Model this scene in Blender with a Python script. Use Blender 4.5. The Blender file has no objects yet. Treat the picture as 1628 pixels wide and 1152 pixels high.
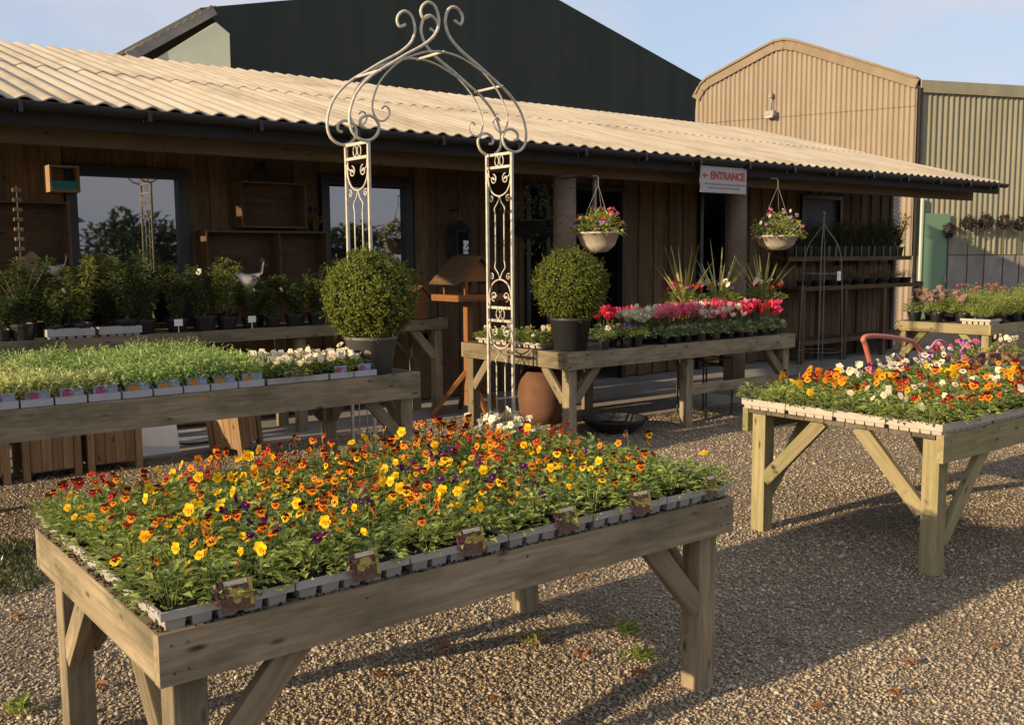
import bpy, math, random
import numpy as np
from mathutils import Vector as V, Matrix as M, noise
random.seed(7)
R = math.radians
sc = bpy.context.scene
col = sc.collection
# ------------------------------------------------------------------ camera, sky, sun, exposure
FOC, CAMZ = 1557.93, 1.7213            # focal length in pixels of the 1628 x 1152 photograph; eye height
FW = V((0.61714166, 0.77948251, -0.1074392)); RT = V((0.78354374, -0.62129905, -0.00683418)); UP = V((0.072079, 0.07996565, 0.99418817))
CAM = V((0, 0, CAMZ))
cd = bpy.data.cameras.new("camera"); cam = bpy.data.objects.new("camera", cd); col.objects.link(cam)
cd.sensor_width = 36; cd.lens = 36*FOC/1628; cd.clip_start = .05; cd.clip_end = 2000
mw = M.Identity(4)
for i in range(3): mw[i][0], mw[i][1], mw[i][2], mw[i][3] = RT[i], UP[i], -FW[i], CAM[i]
cam.matrix_world = mw
sc.camera = cam
SUN_EL, SUN_AZ = 15.5, -88.0           # azimuth clockwise from +Y: the sun stands low at the end of the shed
w = bpy.data.worlds.new("World"); sc.world = w; w.use_nodes = True
nt = w.node_tree; nt.nodes.clear(); N = nt.nodes.new; L = nt.links.new
out = N("ShaderNodeOutputWorld"); bg = N("ShaderNodeBackground"); sky = N("ShaderNodeTexSky")
sky.sky_type = 'NISHITA'; sky.sun_disc = False; sky.sun_elevation = R(SUN_EL); sky.sun_rotation = R(SUN_AZ % 360)
sky.air_density = 1.0; sky.dust_density = 1.6; sky.ozone_density = 1.2
bg.inputs[1].default_value = .105
tc = N("ShaderNodeTexCoord"); mp = N("ShaderNodeMapping"); mp.inputs['Scale'].default_value = (1.0, 1.0, 4.2); mp.inputs['Rotation'].default_value = (.25, .12, .3)
nz = N("ShaderNodeTexNoise"); nz.inputs['Scale'].default_value = 2.3; nz.inputs['Detail'].default_value = 7; nz.inputs['Roughness'].default_value = .55; nz.inputs['Distortion'].default_value = .4
cr = N("ShaderNodeValToRGB"); cr.color_ramp.elements[0].position = .38; cr.color_ramp.elements[0].color = (0, 0, 0, 1); cr.color_ramp.elements[1].position = .60; cr.color_ramp.elements[1].color = (.85, .85, .85, 1)
hz = N("ShaderNodeMix"); hz.data_type = 'RGBA'; hz.inputs[0].default_value = .66; hz.inputs[7].default_value = (2.95, 3.5, 4.6, 1)
cl = N("ShaderNodeMix"); cl.data_type = 'RGBA'; cl.inputs[7].default_value = (3.9, 3.8, 4.2, 1)
L(tc.outputs['Generated'], mp.inputs[0]); L(mp.outputs[0], nz.inputs[0]); L(nz.outputs[0], cr.inputs[0])
L(sky.outputs[0], hz.inputs[6]); L(hz.outputs[2], cl.inputs[6]); L(cr.outputs[0], cl.inputs[0]); L(cl.outputs[2], bg.inputs[0]); L(bg.outputs[0], out.inputs[0])
sl = bpy.data.lights.new("sun", 'SUN'); sl.energy = 3.9; sl.angle = R(.55); sl.color = (1, .77, .5)
so = bpy.data.objects.new("sun", sl); col.objects.link(so); so.location = (-20, 0, 8)
ce = math.cos(R(SUN_EL)); TO_SUN = V((math.sin(R(SUN_AZ))*ce, math.cos(R(SUN_AZ))*ce, math.sin(R(SUN_EL))))
so.rotation_euler = TO_SUN.to_track_quat('Z', 'Y').to_euler()
vs = sc.view_settings; vs.view_transform = 'Standard'; vs.look = 'None'; vs.gamma = 1; vs.exposure = 0.8
sc.cycles.use_denoising = True
sc.cycles.max_bounces = 8; sc.cycles.transparent_max_bounces = 6

def at(px, py, **k):
    """The point on a real plane (x=, y= or z=) seen at a pixel of the photograph."""
    d = FW + RT*((px-814)/FOC) + UP*((576-py)/FOC)
    a, v = next(iter(k.items())); i = 'xyz'.index(a)
    return CAM + d*((v-CAM[i])/d[i])

# ------------------------------------------------------------------ materials
MATS = {}
def new_mat(name):
    m = bpy.data.materials.new(name); m.use_nodes = True; n = m.node_tree; n.nodes.clear()
    o = n.nodes.new("ShaderNodeOutputMaterial"); MATS[name] = m
    return m, n, o
def nd(n, t, **k):
    x = n.nodes.new(t)
    for a, v in k.items(): setattr(x, a, v)
    return x
def coords(n, scale=(1, 1, 1), attr='gc'):
    a = nd(n, "ShaderNodeAttribute"); a.attribute_name = attr
    m = nd(n, "ShaderNodeMapping"); m.inputs['Scale'].default_value = scale
    n.links.new(a.outputs['Vector'], m.inputs[0]); return m.outputs[0]
def ntex(n, vec, scale, detail=5, rough=.55, dist=0):
    t = nd(n, "ShaderNodeTexNoise"); t.inputs['Scale'].default_value = scale; t.inputs['Detail'].default_value = detail
    t.inputs['Roughness'].default_value = rough; t.inputs['Distortion'].default_value = dist
    n.links.new(vec, t.inputs['Vector']); return t.outputs['Fac']
def ramp(n, fac, stops):
    r = nd(n, "ShaderNodeValToRGB"); e = r.color_ramp.elements
    while len(e) < len(stops): e.new(.5)
    for i, (p, c) in enumerate(stops): e[i].position = p; e[i].color = (*c, 1)
    n.links.new(fac, r.inputs[0]); return r.outputs[0]
def mixc(n, fac, a, b, blend='MIX'):
    m = nd(n, "ShaderNodeMix", data_type='RGBA', blend_type=blend)
    for i, v in ((0, fac), (6, a), (7, b)):
        if hasattr(v, 'links'): n.links.new(v, m.inputs[i])
        else: m.inputs[i].default_value = v if i == 0 else (*v, 1)
    return m.outputs[2]
def bsdf(n, o, colr, rough=.8, spec=.3, metal=0, bump=None, bdist=.003, bstr=.6):
    b = nd(n, "ShaderNodeBsdfPrincipled"); b.inputs['Roughness'].default_value = rough; b.inputs['Metallic'].default_value = metal
    b.inputs['Specular IOR Level'].default_value = spec
    if hasattr(colr, 'links'): n.links.new(colr, b.inputs['Base Color'])
    else: b.inputs['Base Color'].default_value = (*colr, 1)
    if bump is not None:
        p = nd(n, "ShaderNodeBump"); p.inputs['Distance'].default_value = bdist; p.inputs['Strength'].default_value = bstr
        n.links.new(bump, p.inputs['Height']); n.links.new(p.outputs[0], b.inputs['Normal'])
    n.links.new(b.outputs[0], o.inputs[0]); return b
def plain(name, c, rough=.6, spec=.3, metal=0, vary=.18, scale=9):
    m, n, o = new_mat(name)
    v = ntex(n, coords(n), scale)
    c2 = tuple(x*(1-vary) for x in c); c3 = tuple(min(1, x*(1+vary)) for x in c)
    bsdf(n, o, ramp(n, v, [(.3, c2), (.7, c3)]), rough, spec, metal, bump=v, bdist=.002, bstr=.25); return m
def wood(name, c1, c2, stain=(.1, .1, .05), stain_amt=.3, rough=.82, grain=1.0):
    """Sawn timber: grain along each board's own length, boards of different tone, knots and weather stains."""
    m, n, o = new_mat(name)
    g = ntex(n, coords(n, (1.6*grain, 26, 26)), 1.6, 6, .62, .6)
    fine = ntex(n, coords(n, (5, 150, 150)), 1.0, 3, .6)
    base = ramp(n, g, [(.28, c1), (.5, tuple((a+b)/2 for a, b in zip(c1, c2))), (.72, c2)])
    br = nd(n, "ShaderNodeAttribute"); br.attribute_name = 'bv'
    base = mixc(n, .55, base, mixc(n, 1.0, base, ramp(n, br.outputs['Fac'], [(0, (.5, .48, .46)), (1, (1.2, 1.18, 1.15))]), 'MULTIPLY'))
    vo = nd(n, "ShaderNodeTexVoronoi"); vo.inputs['Scale'].default_value = 1.0; n.links.new(coords(n, (4.5, 14, 14)), vo.inputs['Vector'])
    kn = ramp(n, vo.outputs['Distance'], [(.06, (1, 1, 1)), (.16, (0, 0, 0))])
    base = mixc(n, kn, base, tuple(x*.35 for x in c1))
    st = ramp(n, ntex(n, coords(n, (2.2, 5, 5)), 1.3, 5, .6), [(.46, (0, 0, 0)), (.72, (stain_amt,)*3)])
    base = mixc(n, st, base, stain)
    bsdf(n, o, base, rough, .2, bump=mixc(n, .5, g, fine), bdist=.004, bstr=.45); return m
def leaf_mat(name, c1, c2, trans=.35, gloss=.12, tcol=None):
    m, n, o = new_mat(name)
    a = nd(n, "ShaderNodeAttribute"); a.attribute_name = 'bv'
    oi = nd(n, "ShaderNodeObjectInfo")
    c = ramp(n, a.outputs['Fac'], [(0, c1), (1, c2)])
    c = mixc(n, 1.0, c, ramp(n, oi.outputs['Random'], [(0, (.8, .82, .8)), (1, (1.15, 1.1, 1.0))]), 'MULTIPLY')
    d = nd(n, "ShaderNodeBsdfDiffuse"); t = nd(n, "ShaderNodeBsdfTranslucent"); mx = nd(n, "ShaderNodeMixShader"); mx.inputs[0].default_value = trans
    n.links.new(c, d.inputs[0]); tt = mixc(n, 1.0, c, tcol or (1.25, 1.2, .55), 'MULTIPLY'); n.links.new(tt, t.inputs[0])
    n.links.new(d.outputs[0], mx.inputs[1]); n.links.new(t.outputs[0], mx.inputs[2])
    g = nd(n, "ShaderNodeBsdfGlossy"); g.inputs['Roughness'].default_value = .5; g.inputs[0].default_value = (.8, .8, .8, 1)
    fr = nd(n, "ShaderNodeFresnel"); fr.inputs[0].default_value = 1.35
    mm = nd(n, "ShaderNodeMath", operation='MULTIPLY'); mm.inputs[1].default_value = gloss*3; n.links.new(fr.outputs[0], mm.inputs[0])
    m2 = nd(n, "ShaderNodeMixShader"); n.links.new(mm.outputs[0], m2.inputs[0]); n.links.new(mx.outputs[0], m2.inputs[1]); n.links.new(g.outputs[0], m2.inputs[2])
    n.links.new(m2.outputs[0], o.inputs[0]); return m
def petal_mat(name, c, trans=.3, vary=.25):
    return leaf_mat(name, tuple(x*(1-vary) for x in c), tuple(min(.95, x*(1+vary)) for x in c), trans, .05, (1.15, 1.0, .8))

wood("weathered_timber", (.17, .134, .08), (.35, .285, .185), (.075, .078, .045), .8)
wood("treated_timber", (.22, .18, .09), (.38, .32, .18), (.15, .17, .05), .65)
wood("deck_timber", (.10, .085, .06), (.2, .17, .115), (.04, .035, .025), .85)
wood("shed_boards", (.105, .066, .035), (.2, .135, .074), (.04, .025, .015), .4)
wood("shed_beam", (.13, .09, .055), (.22, .155, .095), (.08, .06, .04), .4)
wood("shelf_wood", (.085, .052, .027), (.165, .105, .058), (.045, .03, .02), .4)
wood("orange_wood", (.2, .085, .03), (.34, .155, .06), (.2, .09, .04), .3)
wood("planter_wood", (.26, .16, .085), (.44, .29, .16), (.12, .08, .05), .3)
wood("pole_wood", (.16, .12, .085), (.27, .21, .15), (.1, .08, .06), .5)
plain("tray_grey", (.36, .34, .32), .45, .4, vary=.1)
plain("tray_white", (.36, .36, .37), .45, .4, vary=.1)
plain("tray_cream", (.43, .38, .315), .5, .4, vary=.12)
plain("black_plastic", (.018, .018, .019), .42, .5, vary=.2)
plain("charcoal_plastic", (.035, .036, .04), .5, .45, vary=.2)
plain("grey_pot", (.115, .112, .105), .55, .4, vary=.15)
plain("cream_basket", (.5, .43, .34), .7, .3, vary=.15, scale=25)
plain("terracotta", (.15, .075, .045), .75, .2)
plain("brown_bowl", (.16, .08, .05), .6, .3)
plain("soil", (.022, .015, .011), .95, .1, vary=.5, scale=60)
plain("cream_metal", (.52, .47, .37), .45, .5, vary=.2, scale=20)
plain("dark_metal", (.03, .03, .03), .45, .5, vary=.2)
plain("grey_metal", (.3, .28, .25), .5, .5, vary=.2)
plain("gutter_black", (.02, .02, .021), .45, .4, vary=.2)
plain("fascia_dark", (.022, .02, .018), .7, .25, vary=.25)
plain("window_frame", (.018, .019, .021), .4, .45, vary=.15)
plain("pale_green_wall", (.5, .55, .42), .7, .3, vary=.08, scale=.8)
plain("door_green", (.17, .28, .17), .6, .3, vary=.08, scale=1)
plain("concrete", (.3, .27, .235), .9, .2, vary=.18, scale=2.5)
plain("white_paint", (.75, .73, .7), .55, .3, vary=.06)
plain("sign_white", (.4, .385, .37), .5, .3, vary=.06)
plain("red_paint", (.42, .06, .045), .5, .3, vary=.08)
plain("grey_ink", (.22, .2, .2), .6, .2, vary=.05)
plain("teal_paint", (.03, .2, .22), .6, .3, vary=.15)
plain("red_handle", (.48, .14, .085), .4, .4, vary=.12)
plain("purple_handle", (.5, .24, .4), .4, .4, vary=.12)
plain("card_blue", (.2, .28, .5), .4, .4, vary=.2, scale=60)
plain("card_brown", (.12, .055, .03), .4, .4, vary=.5, scale=90)
plain("card_cream", (.6, .5, .38), .4, .4, vary=.1)
plain("card_orange", (.5, .17, .02), .4, .4, vary=.4, scale=120)
plain("card_magenta", (.3, .05, .13), .4, .4, vary=.4, scale=120)
plain("card_yellow", (.42, .3, .07), .4, .4, vary=.2, scale=60)
plain("hen_white", (.62, .58, .54), .6, .3)
plain("hen_red", (.3, .07, .03), .6, .3)
plain("stone_grey", (.2, .18, .165), .9, .2, vary=.3, scale=30)
plain("sedum_head", (.25, .15, .11), .9, .1, vary=.4, scale=60)
plain("dried_flowers", (.05, .032, .03), .9, .1, vary=.4, scale=60)
plain("roof_red", (.3, .08, .05), .8, .2)
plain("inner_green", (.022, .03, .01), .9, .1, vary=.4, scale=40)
plain("bark", (.1, .075, .05), .9, .15, vary=.3, scale=20)
leaf_mat("viola_leaf", (.16, .235, .055), (.42, .48, .14), .42)
leaf_mat("seedling_leaf", (.2, .32, .085), (.46, .58, .25), .4)
leaf_mat("pale_seedling_leaf", (.34, .4, .15), (.6, .63, .33), .4)
leaf_mat("box_leaf", (.06, .085, .014), (.2, .22, .045), .18, .06)
leaf_mat("shrub_leaf", (.05, .085, .022), (.13, .19, .05), .35)
leaf_mat("bright_leaf", (.18, .25, .05), (.4, .44, .12), .4)
leaf_mat("spike_leaf", (.26, .27, .09), (.46, .44, .2), .3, .03)
leaf_mat("stem_green", (.08, .12, .03), (.14, .18, .05), .2)
leaf_mat("cyclamen_leaf", (.11, .18, .07), (.3, .37, .2), .3)
leaf_mat("hedge_leaf", (.03, .055, .015), (.06, .1, .025), .25)
leaf_mat("dry_grass", (.18, .16, .06), (.3, .27, .11), .3)
leaf_mat("dead_leaf", (.22, .09, .03), (.38, .19, .08), .2, tcol=(1, .9, .7))
leaf_mat("moss_green", (.035, .055, .015), (.08, .1, .03), .2)
for nme, c in dict(yellow=(.82, .5, .015), orange=(.78, .23, .02), gold=(.8, .34, .02), maroon=(.10, .01, .012), red=(.42, .03, .02), purple=(.07, .012, .11), white=(.78, .74, .62),
                   pink=(.82, .25, .36), crimson=(.82, .08, .18), lilac=(.42, .24, .5), rust=(.45, .1, .02), cream=(.8, .68, .42), coral=(.5, .17, .13)).items(): petal_mat("petal_"+nme, c)

def corr_mat(name, c1, c2, s_long, stain, samt):
    """Old corrugated sheet: colour patches and runs down the sheet."""
    m, n, o = new_mat(name)
    a = ntex(n, coords(n, s_long), 1.0, 6, .6)
    b = ntex(n, coords(n, (1, 1, 1)), .9, 6, .65)
    c = ramp(n, a, [(.3, c1), (.7, c2)])
    c = mixc(n, ramp(n, b, [(.48, (0, 0, 0)), (.7, (samt,)*3)]), c, stain)
    bsdf(n, o, c, .85, .2, bump=b, bdist=.004, bstr=.3); return m
corr_mat("fibre_cement", (.4, .335, .235), (.57, .485, .35), (5, .5, .5), (.25, .2, .13), .7)
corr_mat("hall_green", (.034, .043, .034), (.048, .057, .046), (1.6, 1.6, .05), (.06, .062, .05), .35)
corr_mat("verge_tan", (.22, .17, .115), (.28, .22, .15), (3, 3, .3), (.18, .15, .1), .4)
corr_mat("barn_sheet", (.265, .215, .155), (.335, .275, .2), (3, 3, .3), (.27, .2, .13), .45)
corr_mat("olive_sheet", (.25, .235, .16), (.32, .3, .2), (3, 3, .3), (.2, .2, .12), .4)

# gravel ground: stones in the sheet itself, loose pebbles are scattered over it further down
m, n, o = new_mat("gravel_ground")
g = nd(n, "ShaderNodeTexCoord").outputs['Object']
def vor(scale, feat='F1'):
    v = nd(n, "ShaderNodeTexVoronoi", feature=feat); v.inputs['Scale'].default_value = scale; n.links.new(g, v.inputs['Vector']); return v
v1 = vor(85); v2 = vor(170)
stone = ramp(n, v1.outputs['Color'], [(.15, (.23, .182, .128)), (.5, (.34, .275, .19)), (.85, (.45, .375, .275))])
gap = ramp(n, v1.outputs['Distance'], [(.3, (1, 1, 1)), (.75, (.5, .46, .42))])
stone = mixc(n, 1.0, stone, gap, 'MULTIPLY')
tone = ramp(n, ntex(n, g, .9, 5, .6), [(.35, (.78, .76, .74)), (.65, (1.08, 1.05, 1.0))])
stone = mixc(n, 1.0, stone, tone, 'MULTIPLY')
hgt = nd(n, "ShaderNodeMath", operation='ADD'); inv = nd(n, "ShaderNodeMath", operation='MULTIPLY'); inv.inputs[1].default_value = -1
n.links.new(v1.outputs['Distance'], inv.inputs[0]); n.links.new(inv.outputs[0], hgt.inputs[0])
iv2 = nd(n, "ShaderNodeMath", operation='MULTIPLY'); iv2.inputs[1].default_value = -.4; n.links.new(v2.outputs['Distance'], iv2.inputs[0]); n.links.new(iv2.outputs[0], hgt.inputs[1])
bsdf(n, o, stone, .9, .15, bump=hgt.outputs[0], bdist=.014, bstr=.9)
m, n, o = new_mat("pebble")
a = nd(n, "ShaderNodeAttribute"); a.attribute_name = 'bv'
g = nd(n, "ShaderNodeTexCoord").outputs['Object']
tone = ramp(n, ntex(n, g, .7, 6, .65, .5), [(.36, (.7, .68, .66)), (.5, (.95, .95, .95)), (.66, (1.08, 1.06, 1.02))])
bsdf(n, o, mixc(n, 1.0, tone, ramp(n, a.outputs['Fac'], [(0, (.23, .182, .125)), (.3, (.34, .275, .187)), (.7, (.43, .35, .243)), (.94, (.5, .42, .305)), (1, (.62, .55, .44))]), 'MULTIPLY'), .85, .2)
m, n, o = new_mat("window_glass")
b = bsdf(n, o, (.012, .013, .015), .02, .5); b.inputs['Coat Weight'].default_value = 1; b.inputs['Coat Roughness'].default_value = .01; b.inputs['IOR'].default_value = 2.7; b.inputs['Coat IOR'].default_value = 1.7

# ------------------------------------------------------------------ mesh helpers
class MB:
    def __init__(s): s.v = []; s.f = []; s.m = []; s.g = []; s.b = []
    def add(s, vs, fs, mi=0, gc=None, bv=None):
        k = len(s.v); s.v += [tuple(x) for x in vs]; s.f += [tuple(i+k for i in f) for f in fs]; s.m += [mi]*len(fs)
        s.g += [tuple(x) for x in (gc if gc is not None else vs)]; s.b += [random.random() if bv is None else bv]*len(vs)
        return s
    def box(s, c, size, rot=None, mi=0):
        hx, hy, hz_ = size[0]/2, size[1]/2, size[2]/2
        loc = [V((x, y, z)) for x in (-hx, hx) for y in (-hy, hy) for z in (-hz_, hz_)]
        c = V(c); vs = [(rot @ p if rot is not None else p)+c for p in loc]
        ax = max(range(3), key=lambda i: size[i]); o_ = V((random.uniform(0, 40), random.uniform(0, 40), random.uniform(0, 40)))
        gc = [V((p[ax], p[(ax+1) % 3], p[(ax+2) % 3]))+o_ for p in loc]
        return s.add(vs, [(0, 1, 3, 2), (4, 6, 7, 5), (0, 4, 5, 1), (2, 3, 7, 6), (0, 2, 6, 4), (1, 5, 7, 3)], mi, gc)
    def board(s, p0, p1, a, b, up=(0, 0, 1), mi=0, ext=0):
        p0, p1 = V(p0), V(p1); d = (p1-p0); l = d.length+2*ext; d.normalize(); up = V(up)
        y = up.cross(d); y = y.normalized() if y.length > 1e-5 else V((0, 1, 0)).cross(d).normalized()
        z = d.cross(y)
        r = M((d, y, z)).transposed()
        return s.box((p0+p1)/2, (l, a, b), r, mi)
    def tube(s, pts, r, n=6, mi=0, caps=True, bv=None):
        pts = [V(p) for p in pts]; k = len(pts); rr = r if isinstance(r, (list, tuple)) else [r]*k
        t0 = (pts[1]-pts[0]).normalized(); a = t0.orthogonal().normalized(); vs = []
        for i, p in enumerate(pts):
            t = (pts[min(i+1, k-1)]-pts[max(i-1, 0)]).normalized()
            a = (a-t*a.dot(t)); a = a.normalized() if a.length > 1e-6 else t.orthogonal().normalized(); b = t.cross(a)
            vs += [p+(a*math.cos(2*math.pi*j/n)+b*math.sin(2*math.pi*j/n))*rr[i] for j in range(n)]
        fs = [(i*n+j, i*n+(j+1) % n, (i+1)*n+(j+1) % n, (i+1)*n+j) for i in range(k-1) for j in range(n)]
        if caps: fs += [tuple(range(n))[::-1], tuple((k-1)*n+j for j in range(n))]
        return s.add(vs, fs, mi, None, bv)
    def lathe(s, prof, n=24, c=(0, 0, 0), mi=0, sx=1, sy=1):
        c = V(c); k = len(prof)
        vs = [c+V((r*math.cos(2*math.pi*j/n)*sx, r*math.sin(2*math.pi*j/n)*sy, z)) for r, z in prof for j in range(n)]
        fs = [(i*n+j, i*n+(j+1) % n, (i+1)*n+(j+1) % n, (i+1)*n+j) for i in range(k-1) for j in range(n)]
        if prof[0][0] > 1e-4: fs.append(tuple(range(n))[::-1])
        if prof[-1][0] > 1e-4: fs.append(tuple((k-1)*n+j for j in range(n)))
        return s.add(vs, fs, mi)
    def prism(s, poly, d, mi=0):
        """Extrude a 3-D polygon along d."""
        k = len(poly); d = V(d); vs = [V(p) for p in poly]+[V(p)+d for p in poly]
        return s.add(vs, [tuple(range(k))[::-1], tuple(range(k, 2*k))]+[(i, (i+1) % k, k+(i+1) % k, k+i) for i in range(k)], mi)
    def leaf(s, p, d, up, l, w, mi=0, fold=.25, curl=.15):
        d = d.normalized(); sd = d.cross(up); sd = sd.normalized() if sd.length > 1e-4 else d.orthogonal().normalized(); nn = sd.cross(d)
        m1 = p+d*l*.5; t = p+d*l-nn*l*curl
        vs = [p, m1+sd*w/2+nn*w*fold, t, m1-sd*w/2+nn*w*fold, m1]
        return s.add(vs, [(0, 1, 2, 4), (0, 4, 2, 3)], mi)
    def blade(s, p, d, up, l, w, mi=0, droop=.2):
        d = d.normalized(); sd = d.cross(up).normalized(); q = [p, p+d*l*.5-V((0, 0, droop*l*.15)), p+d*l-V((0, 0, droop*l*.6))]
        vs = [q[0]-sd*w/2, q[0]+sd*w/2, q[1]+sd*w*.5, q[1]-sd*w*.5, q[2]+sd*w*.05, q[2]-sd*w*.05]
        return s.add(vs, [(0, 1, 2, 3), (3, 2, 4, 5)], mi)
    def mesh(s, name, mats, smooth=False):
        me = bpy.data.meshes.new(name); me.from_pydata(s.v, [], s.f)
        for k in mats: me.materials.append(MATS[k])
        if len(mats) > 1: me.polygons.foreach_set('material_index', s.m)
        at_ = me.attributes.new('gc', 'FLOAT_VECTOR', 'POINT'); at_.data.foreach_set('vector', np.array(s.g, dtype=np.float32).ravel())
        ab = me.attributes.new('bv', 'FLOAT', 'POINT'); ab.data.foreach_set('value', np.array(s.b, dtype=np.float32))
        if smooth: me.polygons.foreach_set('use_smooth', [True]*len(s.f))
        me.update(); return me
    def build(s, name, mats, parent=None, smooth=False, bevel=0, loc=None):
        return link(name, s.mesh(name, [mats] if isinstance(mats, str) else mats, smooth), parent, bevel, loc)
def link(name, me, parent=None, bevel=0, loc=None, rot=None, scale=None):
    o = bpy.data.objects.new(name, me); col.objects.link(o)
    if parent is not None: o.parent = parent
    if loc is not None: o.location = loc
    if rot is not None: o.rotation_euler = rot
    if scale is not None: o.scale = (scale,)*3 if isinstance(scale, (int, float)) else scale
    if bevel:
        b = o.modifiers.new("bevel", 'BEVEL'); b.width = bevel; b.segments = 2; b.limit_method = 'ANGLE'
    return o
def tag(o, label, cat, group=None):
    o['label'] = label; o['category'] = cat
    if group: o['group'] = group
    return o
def thing(name, label, cat, loc=(0, 0, 0), rz=0, group=None, scale=None):
    o = bpy.data.objects.new(name, None); col.objects.link(o); o.empty_display_size = .1
    o.location = loc; o.rotation_euler = (0, 0, rz)
    if scale: o.scale = (scale,)*3
    return tag(o, label, cat, group)
def struct(o): o['kind'] = 'structure'; return o
def dup(root, loc, rz=0, label=None, group=None, scale=None):
    r = root.copy(); col.objects.link(r); r.location = loc; r.rotation_euler = (0, 0, rz)
    if label: r['label'] = label
    if group: r['group'] = group
    if scale: r.scale = (scale,)*3
    for ch in list(root.children):
        c = ch.copy(); col.objects.link(c); c.parent = r
        for g2 in ch.children:
            d2 = g2.copy(); col.objects.link(d2); d2.parent = c
    return r
def rdir(rnd, zmin=-1, zmax=1):
    z = rnd.uniform(zmin, zmax); a = rnd.uniform(0, 2*math.pi); r = math.sqrt(max(0, 1-z*z)); return V((r*math.cos(a), r*math.sin(a), z))
ORD = "first second third fourth fifth sixth seventh eighth ninth tenth eleventh twelfth".split()

# ------------------------------------------------------------------ the setting: ground, shed, hall, barn
gm = MB(); gm.add([(-400, -400, 0), (400, -400, 0), (400, 400, 0), (-400, 400, 0)], [(0, 1, 2, 3)])
struct(gm.build("ground", "gravel_ground"))
cm = MB(); cm.box((8.6, 9.2, .006), (16.6, 1.4, .012)); cm.box((8.2, 7.9, .004), (2.6, 1.2, .008))
struct(cm.build("path", "concrete"))

def pebbles():
    rg = np.random.default_rng(3); n = 1250000
    x = rg.uniform(-.2, 10.5, n); y = rg.uniform(1.0, 8.6, n)
    d2 = x**2+y**2+2.9
    keep = rg.random(n) < np.minimum(1, 7.5/d2)
    depth = x*FW.x+y*FW.y-CAMZ*FW.z; u_ = (x*RT.x+y*RT.y-CAMZ*RT.z)/np.maximum(depth, .1)
    keep &= (depth > 1.6) & (np.abs(u_) < .72)
    x, y, d2 = x[keep], y[keep], d2[keep]; n = len(x)
    ov = np.array([(1, 0, 0), (0, 1, 0), (-1, 0, 0), (0, -1, 0), (0, 0, 1), (0, 0, -1)], float)
    of = np.array([(0, 1, 4), (1, 2, 4), (2, 3, 4), (3, 0, 4), (1, 0, 5), (2, 1, 5), (3, 2, 5), (0, 3, 5)])
    r = rg.lognormal(math.log(.0056), .34, n)*(1+.04*np.sqrt(d2)); r = np.clip(r, .003, .02)
    vv = ov[None]*rg.uniform(.65, 1.3, (n, 6, 1))+rg.normal(0, .16, (n, 6, 3))
    vv *= r[:, None, None]*np.stack([rg.uniform(.8, 1.35, n), rg.uniform(.7, 1.0, n), rg.uniform(.35, .62, n)], 1)[:, None, :]
    a = rg.uniform(0, 6.283, n); c, s = np.cos(a)[:, None], np.sin(a)[:, None]
    tl = rg.normal(0, .35, n)[:, None]
    z = vv[..., 2]+vv[..., 0]*tl
    px = vv[..., 0]*c-vv[..., 1]*s; py = vv[..., 0]*s+vv[..., 1]*c
    P = np.stack([px+x[:, None], py+y[:, None], z+(r*.32)[:, None]], -1).reshape(-1, 3)
    F = (of[None]+(np.arange(n)*6)[:, None, None]).reshape(-1, 3)
    me = bpy.data.meshes.new("gravel"); me.vertices.add(len(P)); me.vertices.foreach_set('co', P.astype(np.float32).ravel())
    me.loops.add(len(F)*3); me.loops.foreach_set('vertex_index', F.astype(np.int32).ravel())
    me.polygons.add(len(F)); me.polygons.foreach_set('loop_start', np.arange(len(F), dtype=np.int32)*3)
    ab = me.attributes.new('bv', 'FLOAT', 'POINT'); ab.data.foreach_set('value', np.repeat(rg.random(n), 6).astype(np.float32))
    me.materials.append(MATS["pebble"]); me.update(calc_edges=True)
    o = link("gravel", me); o['kind'] = 'stuff'; o['label'] = "loose tan and grey pebbles covering the yard"
pebbles()

EY, EZ, PIT = 8.05, 2.90, math.tan(R(15)); RX0, RX1, WX1, WY = .3, 16.95, 16.6, 9.8
RY = 13.3; roofz = lambda y: EZ+(y-EY)*PIT
shed = thing("shop_shed", "long low timber shop with a pale corrugated roof and deep dark eaves", "shop", (0, 0, 0))
def corrugated(p0, along, up, length, period, amp, rows, seg=8, mats="fibre_cement", name="roof", parent=None, top=None, thick=.012, jit=0):
    """A corrugated sheet with thickness: waves across «along», rows of distances up the sheet; top(s) caps the height."""
    p0, along, up = V(p0), V(along).normalized(), V(up).normalized(); nrm = along.cross(up).normalized(); mb = MB()
    n = int(length/period*seg); vs = []; fs = []
    for layer in (0, 1):
        for r_ in rows:
            for i in range(n+1):
                s_ = i*length/n; h = min(r_, top(s_)) if top else r_
                wv = amp*math.cos(2*math.pi*s_/period)+(random.uniform(-jit, jit) if jit else 0)
                vs.append(p0+along*s_+up*h+nrm*(wv-layer*thick))
    k = n+1; q = len(rows)
    idx = lambda l, r_, i: (l*q+r_)*k+i
    for r_ in range(q-1):
        for i in range(n):
            fs.append((idx(0, r_, i), idx(0, r_, i+1), idx(0, r_+1, i+1), idx(0, r_+1, i)))
            fs.append((idx(1, r_, i+1), idx(1, r_, i), idx(1, r_+1, i), idx(1, r_+1, i+1)))
    for i in range(n):
        fs.append((idx(1, 0, i), idx(1, 0, i+1), idx(0, 0, i+1), idx(0, 0, i))); fs.append((idx(0, q-1, i), idx(0, q-1, i+1), idx(1, q-1, i+1), idx(1, q-1, i)))
    mb.add(vs, fs); mb.b = [.5]*len(mb.v)
    return mb.build(name, mats, parent, smooth=False)
slope = V((0, math.cos(R(15)), math.sin(R(15)))); SL = (RY-EY)/math.cos(R(15))
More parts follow.
